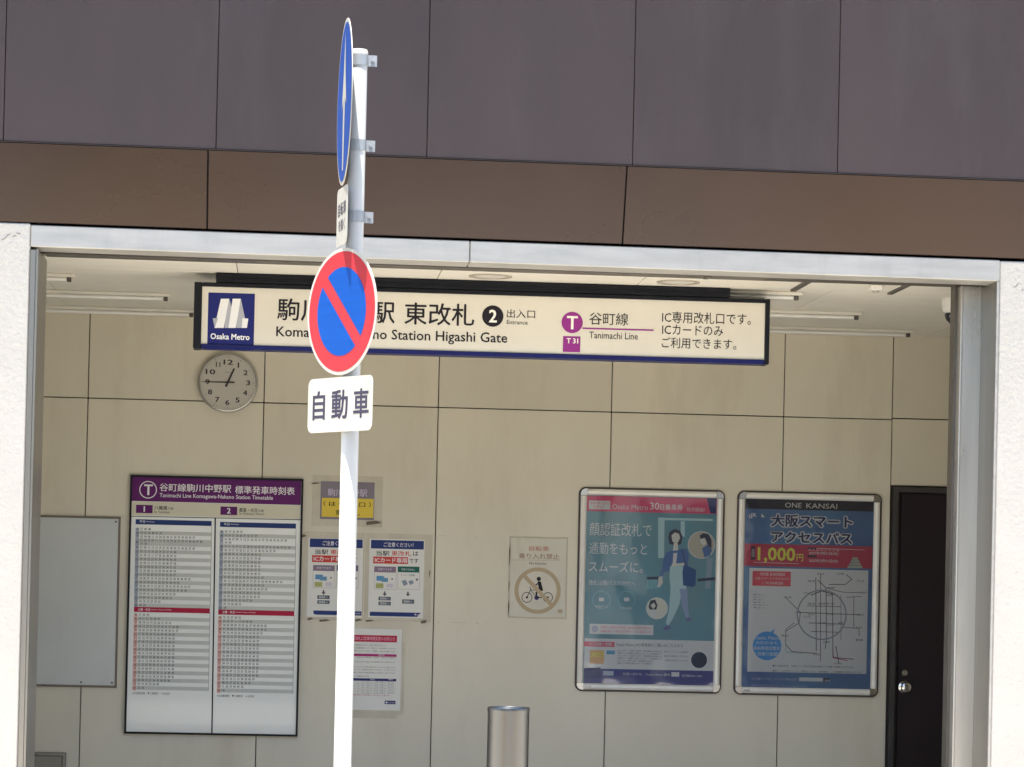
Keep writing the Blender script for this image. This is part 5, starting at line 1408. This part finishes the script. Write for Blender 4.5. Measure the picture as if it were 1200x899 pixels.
bm = bmesh.new(); lathe(bm, [(.044, -.0725), (.046, -.085), (.038, -.108), (.020, -.124), (.0001, -.128)], 4.475, -2.25, 3.0595, 'Z', 32); fin(bm, 'dome', M['dome'], t, smooth=True)

# ================================================================== hanging station sign
S = thing('station_sign', (2.09, -2.38, 3.06), "long cream station name sign with black frame hanging from the ceiling, with blue M logo", 'sign')
bm = bmesh.new(); box(bm, .777, -2.452, 3.012, 3.307, -2.335, 3.0585, bev=.003); box(bm, .785, -2.457, 3.028, 3.30, -2.4525, 3.033)
fin(bm, 'ceiling_mount', M['dark'], S)
bm = bmesh.new()
box(bm, .673, -2.452, 2.687, .711, -2.32, 3.010, bev=.003)
box(bm, 3.484, -2.452, 2.687, 3.507, -2.32, 3.010, bev=.003)
box(bm, .7115, -2.452, 2.990, 3.4835, -2.32, 3.010, bev=.003)
fin(bm, 'sign_frame', M['dark'], S)
bm = bmesh.new(); box(bm, .7115, -2.452, 2.688, 3.4835, -2.32, 2.709, bev=.003); fin(bm, 'lower_rail', M['sign_blue'], S)
bm = bmesh.new(); box(bm, .7112, -2.441, 2.7085, 3.4838, -2.33, 2.9895); fin(bm, 'sign_face', M['sign_face'], S)
wall_print('sign', S)

# ================================================================== clock
K = thing('wall_clock', (.792, -.018, 2.69), "round grey wall clock with black hands at quarter to one below the hanging sign", 'clock')
kx, kz = .793, 2.689
bm = bmesh.new(); lathe(bm, [(.166, 0), (.171, .010), (.171, .032), (.167, .040), (.160, .042), (.1575, .036)], kx, -.0185, kz, 'Y', 72, caps=False); fin(bm, 'rim', M['clock_rim'], K, smooth=True)
bm = bmesh.new(); lathe(bm, [(.1572, 0), (.1572, .034), (.0001, .034)], kx, -.0188, kz, 'Y', 72); fin(bm, 'dial', M['clock_face'], K)
p = Print(lambda x, z, d: (kx + x, -.0533 - d, kz + z), step=.0008)
for h_ in range(1, 13):
    a_ = PI / 2 - h_ * PI / 6
    s_ = str(h_); w_ = {'1': .0045, '11': .0135}.get(s_, .0125 * len(s_) + (.003 if len(s_) > 1 else 0)) * 1.12; r_ = .115
    p.text(s_, r_ * math.cos(a_) - w_ / 1.0 / 1.15, r_ * math.sin(a_) - .0145, r_ * math.cos(a_) + w_ / 1.15, r_ * math.sin(a_) + .0145, M['clock_ink'], 2)
for k in range(60):
    a_ = k * PI / 30; r0, r1 = (.139, .150) if k % 5 == 0 else (.144, .150)
    p.line([(r0 * math.cos(a_), r0 * math.sin(a_)), (r1 * math.cos(a_), r1 * math.sin(a_))], .0022 if k % 5 == 0 else .001, M['clock_ink'])
p.line([(-.018, .058), (.018, .058)], .003, M['clock_brand'])
p.build('dial_print', K)
def hand(name, ang, l0, l1, w0, w1, y):
    bm = bmesh.new(); a_ = PI / 2 - ang; c_, s_ = math.cos(a_), math.sin(a_)
    pts = [(l0, -w0), (l1, -w1), (l1, w1), (l0, w0)]
    prism(bm, [(kx + u * c_ - v * s_, kz + u * s_ + v * c_) for u, v in pts], y, y + .0015)
    fin(bm, name, M['clock_ink'], K)
hand('hour_hand', math.radians(23.5), -.028, .087, .0062, .0050, -.0575)
hand('minute_hand', math.radians(269.5), -.038, .135, .0042, .0022, -.0605)
bm = bmesh.new(); lathe(bm, [(.006, 0), (.006, .004), (.0001, .004)], kx, -.0605, kz, 'Y', 16); fin(bm, 'hub', M['clock_ink'], K)

# ================================================================== timetable and boards
T = thing('timetable_board', (.745, -.02, -.87 + 1.55), "tall timetable board with purple header and two columns of train times", 'timetable')
bm = bmesh.new(); frame4(bm, .254, .679, 1.236, 2.149, .011, -.045, -.0188); fin(bm, 'frame', M['dark'], T)
bm = bmesh.new(); box(bm, .2655, -.0335, .6905, 1.2245, -.0190, 2.1375); fin(bm, 'panel', M['board'], T)
wall_print('timetable', T)
W = thing('notice_board', (-.4, -.02, .95), "blank grey-white notice board with thin metal trim, partly hidden by the left jamb", 'notice board')
bm = bmesh.new(); frame4(bm, -1.15, .937, .205, 1.908, .012, -.035, -.0188, bev=.003); fin(bm, 'trim', M['trim_brown'], W)
bm = bmesh.new(); box(bm, -1.1375, -.031, .9495, .1925, -.0190, 1.8955); fin(bm, 'board', M['board_old'], W)
for x, z in ((.178, .965), (-.2, .943), (.004, .965), (.178, 1.88)):
    bm = bmesh.new(); lathe(bm, [(.006, 0), (.006, .002), (.0001, .003)], x, -.0352 if z < .95 else -.0312, z, 'Y', 10); fin(bm, 'screw', M['lamp_cap'], W)
t = thing('wall_hatch', (-.2, -.02, .3), "low stainless access cover on the beige wall at the bottom left corner", 'access cover')
bm = bmesh.new(); frame4(bm, -.55, .10, -.070, .565, .022, -.034, -.0188, bev=.003); fin(bm, 'cover_frame', M['toned_steel'], t)
bm = bmesh.new(); box(bm, -.5278, -.026, .1222, -.0922, -.0190, .5428, bev=.002); fin(bm, 'cover', M['toned_steel'], t)

# ---- paper notices
def curl_sheet(bm, x0, z0, x1, z1, y, m=0, curl=(0, 0, 0, 0), n=8, th=.0006):
    """paper sheet whose corners (bl, br, tr, tl) lift from the wall"""
    def lift(u, v):
        s = 0
        for c, (a_, b_) in zip(curl, ((0, 0), (1, 0), (1, 1), (0, 1))):
            d = 1 - min(1, math.hypot((u - a_) * (x1 - x0), (v - b_) * (z1 - z0)) / .06)
            s += c * max(0, d) ** 2
        return s
    F_ = [[bm.verts.new((x0 + (x1 - x0) * i / n, y - lift(i / n, j / n), z0 + (z1 - z0) * j / n)) for i in range(n + 1)] for j in range(n + 1)]
    B_ = [[bm.verts.new((v.co.x, v.co.y + th, v.co.z)) for v in row] for row in F_]
    fs = []
    for j in range(n):
        for i in range(n):
            fs.append(bm.faces.new((F_[j][i], F_[j][i + 1], F_[j + 1][i + 1], F_[j + 1][i])))
            fs.append(bm.faces.new((B_[j][i], B_[j + 1][i], B_[j + 1][i + 1], B_[j][i + 1])))
    for i in range(n):
        fs.append(bm.faces.new((F_[0][i], B_[0][i], B_[0][i + 1], F_[0][i + 1]))); fs.append(bm.faces.new((F_[n][i], F_[n][i + 1], B_[n][i + 1], B_[n][i])))
        fs.append(bm.faces.new((F_[i][0], F_[i + 1][0], B_[i + 1][0], B_[i][0]))); fs.append(bm.faces.new((F_[i][n], B_[i][n], B_[i + 1][n], F_[i + 1][n])))
    for f in fs: f.material_index = m
YW = -.0186
def notice(name, label, rect, key, sheet, backing=None, tapes=(), grime=(), curl=(.0, .0, .0, .0), off=.0012):
    x0, z0, x1, z1 = rect
    t = thing(name, ((x0 + x1) / 2, -.02, z0), label, 'notice')
    if backing:
        bm = bmesh.new()
        for k, b_ in enumerate(backing): curl_sheet(bm, b_[0], b_[1], b_[2], b_[3], YW - .0012 - .0012 * k, n=6, curl=(b_[4:] if len(b_) > 4 else (0, 0, 0, 0)))
        fin(bm, 'backing_sheet', M['tape'], t)
    base = YW - .0012 * (1 + len(backing or ())) - off
    bm = bmesh.new(); curl_sheet(bm, x0, z0, x1, z1, base, curl=curl); fin(bm, 'sheet', sheet, t)
    if key:
        Y, it = PRINTS[key]
        p = Print(lambda x, z, d: (x, base - .0006 - d, z), step=.0005); p.items(it); p.build('print', t)
    if tapes:
        bm = bmesh.new()
        for (a_, b_, c_, d_) in tapes: box(bm, a_, base - .0030, b_, c_, base - .0022, d_)
        fin(bm, 'tape', M['tape'], t)
    if grime:
        for (a_, b_, c_, d_) in grime:
            bm = bmesh.new()
            prism(bm, [(a_, b_), (a_ + (c_ - a_) * .5, b_ + (d_ - b_) * .2), (c_, d_ - (d_ - b_) * .4), (a_ + (c_ - a_) * .6, d_), (a_, d_ - (d_ - b_) * .3)], base - .0040, base - .0034)
            fin(bm, 'torn_flap', M['grime'], t)
    return t
z = 1.55
notice('purple_notice', "small mauve and yellow notice on aged tape, above the pair of blue headed notices", (1.335, .374 + z, 1.643, .590 + z), 'notice_exit', M['mauve_sheet'],
       backing=[(1.288, .335 + z, 1.69, .625 + z, 0, .01, .0, .0), (1.315, .36 + z, 1.66, .612 + z)], grime=((1.60, .345 + z, 1.69, .372 + z), (1.283, .572 + z, 1.333, .582 + z)))
notice('caution_notice', "blue headed notice with a green tab, the right one of the pair beside the pole", (1.622, -.182 + z, 1.937, .268 + z), 'caution_a', M['paper'],
       backing=[(1.598, -.203 + z, 1.982, .30 + z, 0, .012, 0, 0)], grime=((1.925, -.212 + z, 1.975, -.190 + z), (1.61, -.208 + z, 1.66, -.196 + z), (1.966, .05 + z, 1.974, .10 + z)), curl=(.0, .006, 0, 0))
notice('caution_notice', "blue headed notice with both tabs mauve, left of the pair, crossed by the pole", (1.272, -.186 + z, 1.586, .264 + z), 'caution_b', M['paper'],
       backing=[(1.246, -.205 + z, 1.594, .30 + z, .012, 0, 0, 0)], grime=((1.278, -.207 + z, 1.31, -.190 + z), (1.345, -.214 + z, 1.41, -.198 + z), (1.22, .262 + z, 1.262, .284 + z), (1.55, -.208 + z, 1.59, -.192 + z)), curl=(.008, .0, 0, 0))
notice('printed_notice', "white notice of dense small print under a dark red title bar, lowest beside the pole", (1.512, -.712 + z, 1.818, -.247 + z), 'notice_table', M['paper'],
       backing=[(1.50, -.758 + z, 1.80, -.30 + z), (1.52, -.728 + z, 1.838, -.325 + z, 0, .006, 0, 0), (1.506, -.74 + z, 1.825, -.27 + z)])
NB = notice('no_cycling_sign', "faded no bicycles sign with a cyclist in a tan ring, left of the teal poster", (2.433, -.160 + z, 2.754, .293 + z), 'no_cycling', M['paper_old'], off=.003,
       grime=((2.424, -.16 + z, 2.432, -.06 + z), (2.423, .12 + z, 2.431, .26 + z), (2.424, -.02 + z, 2.430, .05 + z)))
NB['category'] = 'sign'
bm = bmesh.new(); frame4(bm, 2.425, -.168 + z, 2.762, .301 + z, .007, -.0235, -.0188, bev=.001); fin(bm, 'border', M['tape'], NB)
# outline of an old sheet still stuck to the wall beside the notices
t = thing('tape_outline', (1.99, -.019, 1.35), "faint rectangle of brown tape residue left on the wall right of the notices", 'tape residue')
bm = bmesh.new()
for a_ in ((2.02, -.205, 2.036, -.198), (2.10, -.203, 2.19, -.198), (2.24, -.207, 2.26, -.200), (2.30, -.203, 2.312, -.198), (2.01, .292, 2.06, .296), (2.22, .29, 2.25, .294)):
    prism(bm, [(a_[0], a_[1] + z), (a_[2], a_[1] + .002 + z), (a_[2] - .006, a_[3] + z), (a_[0] + .004, a_[3] - .001 + z)], -.0196, -.0190)
fin(bm, 'residue', M['tape'], t)

# ---- framed posters
def rr_ring(bm, x0, z0, x1, z1, r, w, y0, y1, n=7):
    def rect(x0, z0, x1, z1, r):
        out = []
        for cx_, cz_, a0 in ((x1 - r, z1 - r, 0), (x0 + r, z1 - r, 90), (x0 + r, z0 + r, 180), (x1 - r, z0 + r, 270)):
            for k in range(n + 1):
                a_ = math.radians(a0 + 90 * k / n); out.append((cx_ + r * math.cos(a_), cz_ + r * math.sin(a_)))
        return out
    o_ = rect(x0, z0, x1, z1, r); i_ = rect(x0 + w, z0 + w, x1 - w, z1 - w, max(.001, r - w))
    N_ = len(o_)
    V = [[bm.verts.new((p[0], y, p[1])) for p in ring] for ring, y in ((o_, y1), (o_, y0), (i_, y0), (i_, y1))]
    for k in range(4):
        a_, b_ = V[k], V[(k + 1) % 4]
        for i in range(N_):
            bm.faces.new((a_[i], a_[(i + 1) % N_], b_[(i + 1) % N_], b_[i]))
def poster(x0, z0, x1, z1, key, sheet, label):
    t = thing('framed_poster', ((x0 + x1) / 2, -.02, z0), label, 'poster', 'framed posters on the beige wall')
    bm = bmesh.new(); rr_ring(bm, x0, z0, x1, z1, .040, .010, -.030, -.0188); fin(bm, 'edge_gasket', M['gasket'], t)
    a, w, c = .0085, .0375, .042            # inset, rail width, corner size
    X0, Z0, X1, Z1 = x0 + a, z0 + a, x1 - a, z1 - a
    def rail(p0, p1, horizontal, sgn):
        bm = bmesh.new()
        # profile: outer edge low, crown, inner lip
        prof = [(0, -.024), (.004, -.038), (.016, -.044), (w - .008, -.042), (w, -.033), (w, -.024)]
        va, vb = [], []
        for u, y in prof:
            if horizontal:
                zz_ = (Z0 + u) if sgn < 0 else (Z1 - u); va.append(bm.verts.new((p0, y, zz_))); vb.append(bm.verts.new((p1, y, zz_)))
            else:
                xx_ = (X0 + u) if sgn < 0 else (X1 - u); va.append(bm.verts.new((xx_, y, p0))); vb.append(bm.verts.new((xx_, y, p1)))
        bm.faces.new(va); bm.faces.new(vb[::-1])
        for i in range(len(prof)): bm.faces.new((va[i], vb[i], vb[(i + 1) % len(prof)], va[(i + 1) % len(prof)]))
        fin(bm, 'frame_rail', M['alu_white'], t)
    rail(X0 + c, X1 - c, True, 1); rail(X0 + c, X1 - c, True, -1); rail(Z0 + c, Z1 - c, False, 1); rail(Z0 + c, Z1 - c, False, -1)
    for sx, sz in ((0, 0), (1, 0), (1, 1), (0, 1)):
        px_ = X0 if sx == 0 else X1; pz_ = Z0 if sz == 0 else Z1; dx = 1 if sx == 0 else -1; dz = 1 if sz == 0 else -1
        pts = []
        R_ = .030
        for k in range(6):
            a_ = math.radians(90 * k / 5); pts.append((px_ + dx * (R_ - R_ * math.cos(a_)), pz_ + dz * (R_ - R_ * math.sin(a_))))
        pts += [(px_ + dx * (c - .0004), pz_), (px_ + dx * (c - .0004), pz_ + dz * w), (px_ + dx * w, pz_ + dz * w), (px_ + dx * w, pz_ + dz * (c - .0004)), (px_, pz_ + dz * (c - .0004))]
        bm = bmesh.new(); prism(bm, pts, -.0455, -.024); bmesh.ops.bevel(bm, geom=list(bm.edges), offset=.0018, segments=1, affect='EDGES')
        fin(bm, 'corner_cap', M['chrome'], t)
    I = (X0 + w - .001, Z0 + w - .001, X1 - w + .001, Z1 - w + .001)
    bm = bmesh.new(); box(bm, I[0], -.0250, I[1], I[2], -.0230, I[3]); ps = fin(bm, 'poster', sheet, t)
    Y, it = PRINTS[key]
    p = Print(lambda x, z_, d: (x, -.0254 - d, z_), step=.0004); p.items(it); p.build('print', ps)
    bm = bmesh.new(); box(bm, I[0], -.0310, I[1], I[2], -.0295, I[3]); fin(bm, 'glazing', M['acrylic'], t)
    bm = bmesh.new(); box(bm, X0 + .05, -.0462, Z0 + .011, X0 + .085, -.0446, Z0 + .023); fin(bm, 'maker_label', M['clock_rim'], t)
poster(2.819, -.580 + z, 3.667, .595 + z, 'poster_pass', M['teal_poster'], "silver framed teal poster with a pink header and a drawn woman carrying a bag")
poster(3.739, -.583 + z, 4.585, .597 + z, 'poster_map', M['blue_poster'], "silver framed blue poster with a black header and a railway route map")

# ================================================================== bollard
bx, by = 2.058, -5.0
Bo = thing('bollard', (bx, by, 0.008), "brushed stainless steel bollard standing on the pavement in front of the entrance", 'bollard')
bm = bmesh.new(); lathe(bm, [(.084, 0), (.084, 1.046), (.0855, 1.052), (.0855, 1.062), (.083, 1.066), (.079, 1.066), (.0765, 1.062), (.0765, .99)], bx, by, .008, 'Z', 56, caps=False); fin(bm, 'tube', M['bollard'], Bo, smooth=True)
bm = bmesh.new(); lathe(bm, [(.0762, 1.040), (.0762, 1.048), (.030, 1.050), (.0001, 1.050)], bx, by, .008, 'Z', 48); fin(bm, 'lid', M['toned_steel'], Bo, smooth=True)
bm = bmesh.new(); lathe(bm, [(.125, .0005), (.125, .008), (.088, .014), (.0845, .03)], bx, by, .008, 'Z', 48); fin(bm, 'base_flange', M['stainless'], Bo, smooth=True)

# ================================================================== road sign pole
px, py = 1.362, -6.70
P = thing('road_sign_pole', (px, py, 0.008), "white pole carrying a blue arrow disc, a red and blue disc and two plates", 'road sign')
bm = bmesh.new(); lathe(bm, [(.0302, 0), (.0302, 3.362), (.0290, 3.369), (.0001, 3.369)], px, py, .008, 'Z', 40)
pole = fin(bm, 'pole', M['pole'], P, smooth=True)
bm = bmesh.new(); lathe(bm, [(.030, 3.358), (.0318, 3.358), (.0318, 3.372), (.028, 3.379), (.0001, 3.380)], px, py, .008, 'Z', 40)
fin(bm, 'pole_cap', M['s_white'], pole, smooth=True)
bm = bmesh.new(); lathe(bm, [(.09, .0), (.09, .006), (.036, .010), (.0304, .03)], px, py, .009, 'Z', 40); fin(bm, 'base_collar', M['galv'], P, smooth=True)

def facing(deg, off, zc):
    a_ = math.radians(deg)
    t_ = Vector((math.cos(a_), -math.sin(a_), 0)); n_ = Vector((-math.sin(a_), -math.cos(a_), 0))
    c_ = Vector((px, py, zc)) + n_ * off
    return lambda u, v, d: tuple(c_ + t_ * u + Vector((0, 0, 1)) * v + n_ * d)
def plate_mesh(pl, outline, th, bev=0):
    bm = bmesh.new()
    a_ = [bm.verts.new(pl(u, v, 0)) for u, v in outline]; b_ = [bm.verts.new(pl(u, v, -th)) for u, v in outline]
    bm.faces.new(a_).material_index = 0; bm.faces.new(b_[::-1]).material_index = 1
    n = len(outline)
    for i in range(n): bm.faces.new((a_[i], b_[i], b_[(i + 1) % n], a_[(i + 1) % n])).material_index = 0
    return bm
def circ(r, n=72): return [(r * math.cos(2 * PI * i / n), r * math.sin(2 * PI * i / n)) for i in range(n)]
def rrect(w, h, r, n=6):
    o_ = []
    for cx_, cz_, a0 in ((w / 2 - r, h / 2 - r, 0), (-w / 2 + r, h / 2 - r, 90), (-w / 2 + r, -h / 2 + r, 180), (w / 2 - r, -h / 2 + r, 270)):
        for k in range(n + 1):
            a_ = math.radians(a0 + 90 * k / n); o_.append((cx_ + r * math.cos(a_), cz_ + r * math.sin(a_)))
    return o_
def clamp(parent, deg, zc, off, tab=True):
    """band round the pole, channel to the plate, ears with a bolt on the far side"""
    pl = facing(deg, 0, zc)
    bm = bmesh.new(); lathe(bm, [(.0304, -.019), (.0326, -.019), (.0326, .019), (.0304, .019)], px, py, zc, 'Z', 36, caps=False)
    def lb(u0, u1, v0, v1, d0, d1):
        vs_ = [bm.verts.new(pl(u, v, d)) for u in (u0, u1) for v in (v0, v1) for d in (d0, d1)]
        for f in ((0, 1, 3, 2), (4, 6, 7, 5), (0, 4, 5, 1), (2, 3, 7, 6), (0, 2, 6, 4), (1, 5, 7, 3)): bm.faces.new([vs_[i] for i in f])
    lb(-.016, .016, -.016, .016, .0315, off - .0022)
    if tab:
        lb(.003, .0052, -.019, .019, -.0625, -.031); lb(-.0052, -.003, -.019, .019, -.0625, -.031)
        # bolt head and nut
        ctr = Vector(pl(0, 0, -.047)); ax = (Vector(pl(1, 0, 0)) - Vector(pl(0, 0, 0)))
        q_ = ax.to_track_quat('Z', 'Y').to_matrix().to_4x4()
        bmesh.ops.create_cone(bm, cap_ends=True, segments=6, radius1=.0075, radius2=.0075, depth=.022, matrix=Matrix.Translation(ctr) @ q_)
        bmesh.ops.create_cone(bm, cap_ends=True, segments=12, radius1=.0035, radius2=.0035, depth=.030, matrix=Matrix.Translation(ctr) @ q_)
    fin(bm, 'clamp', M['galv'], parent)

# blue disc seen almost edge on
OFF = .046
DEG1 = 86.0
pl = facing(DEG1, OFF, 3.205)
d1 = fin(plate_mesh(pl, circ(.285), .002), 'direction_disc', [M['s_white'], M['sign_back']], P)
d1['label'] = "blue disc with a white upward arrow, turned almost edge on"
p = Print(pl, step=.0006); p.d = .0006
p.disc(0, 0, .272, M['s_blue_old'], 72); p.d += .0006
p.add([(-.020, -.235), (.020, -.235), (.030, -.02), (-.030, -.02)], [(0, 1, 2, 3)], M['s_white'])
p.add([(0, .242), (-.034, .10), (-.085, -.02), (-.030, .012), (-.030, -.02), (.030, -.02), (.030, .012), (.085, -.02), (.034, .10)], [(0, 1, 2, 3, 4, 5, 6, 7, 8)], M['s_white'])
p.build('arrow_print', d1)
clamp(d1, DEG1, 3.350, OFF); clamp(d1, DEG1, 3.057, OFF)
# supplementary plate below it
pl = facing(81.0, OFF, 2.812)
d2 = fin(plate_mesh(pl, rrect(.205, .200, .022), .002), 'upper_plate', [M['s_white'], M['sign_back']], P)
p = Print(pl, step=.0006); p.d = .0006
p.text('自転車', -.078, .003, .078, .050, M['s_ink'], 1); p.text('を除く', -.062, -.050, .062, -.008, M['s_ink'], 1)
p.build('lettering', d2)
clamp(d2, 80.0, 2.812, OFF)
# no parking disc
pl = facing(58.0, OFF, 2.484)
d3 = fin(plate_mesh(pl, circ(.2175), .002), 'no_parking_disc', [M['s_white'], M['sign_back']], P)
d3['label'] = "round no parking disc, red ring and slash on blue"
p = Print(pl, step=.0006); p.d = .0006
p.disc(0, 0, .206, M['s_red'], 72); p.d += .0006
R_, H_ = .152, .0225
for sgn in (1, -1):
    a0 = math.asin(H_ / R_); pts = []
    for k in range(33):
        a_ = a0 + (PI - 2 * a0) * k / 32
        u, v = R_ * math.cos(a_), sgn * R_ * math.sin(a_)
        c_, s_ = math.cos(-PI / 4), math.sin(-PI / 4)
        pts.append((u * c_ - v * s_, u * s_ + v * c_))
    p.add(pts, [tuple(range(len(pts)))], M['s_blue'])
p.build('symbol', d3)
clamp(d3, 58.0, 2.60, OFF, tab=False); clamp(d3, 58.0, 2.37, OFF, tab=False)
# plate reading automobiles
pl = facing(56.5, OFF, 2.166)
d4 = fin(plate_mesh(pl, rrect(.388, .187, .026), .002), 'lower_plate', [M['s_white'], M['sign_back']], P)
p = Print(pl, step=.0006); p.d = .0006
for k, ch in enumerate('自動車'):
    w_ = (.076, .098, .092)[k]; c0 = (-.126, .0, .128)[k]
    p.text(ch, c0 - w_ / 2, -.050, c0 + w_ / 2, .050, M['s_ink'], 2)
p.build('lettering', d4)
clamp(d4, 56.5, 2.166, OFF, tab=False)


# ================================================================== unseen blocks added behind the camera to darken the reflections
def reflection_block(x0, x1, depth, height, floors, bays, label):
    t = thing('added_reflection_block', ((x0 + x1) / 2, -21.5, 0), label, 'building', 'unseen blocks added for reflections')
    bm = bmesh.new(); box(bm, x0, -21.5 - depth, 0.0, x1, -21.5, height, bev=.02); fin(bm, 'wall', M['far_wall'], t)
    fh = height / floors; bw = (x1 - x0) / bays
    for f_ in range(floors):
        for k in range(bays):
            a_ = x0 + k * bw + bw * .18; c_ = x0 + (k + 1) * bw - bw * .18
            z0 = f_ * fh + (.9 if f_ else .05); z1 = z0 + (fh * .5 if f_ else fh * .72)
            bm = bmesh.new(); frame4(bm, a_, z0, c_, z1, .07, 0, .08, bev=.01)
            bmesh.ops.transform(bm, matrix=Matrix.Translation((0, -21.5, 0)), verts=bm.verts); w_ = fin(bm, 'window', M['alu'], t)
            bm = bmesh.new(); box(bm, a_ + .072, -21.499, z0 + .072, c_ - .072, -21.47, z1 - .072); fin(bm, 'pane', M['far_glass'], w_)
    bm = bmesh.new(); box(bm, x0 - .15, -21.6 - depth, height + .002, x1 + .15, -21.3, height + .35); fin(bm, 'parapet', M['kerb'], t)
reflection_block(-14.0, -3.4, 8, 7.2, 2, 4, "low pale tiled block at left, unseen, added across the street for reflections")
reflection_block(4.9, 15.5, 8, 7.6, 2, 4, "pale tiled block at right, unseen, added across the street for reflections")
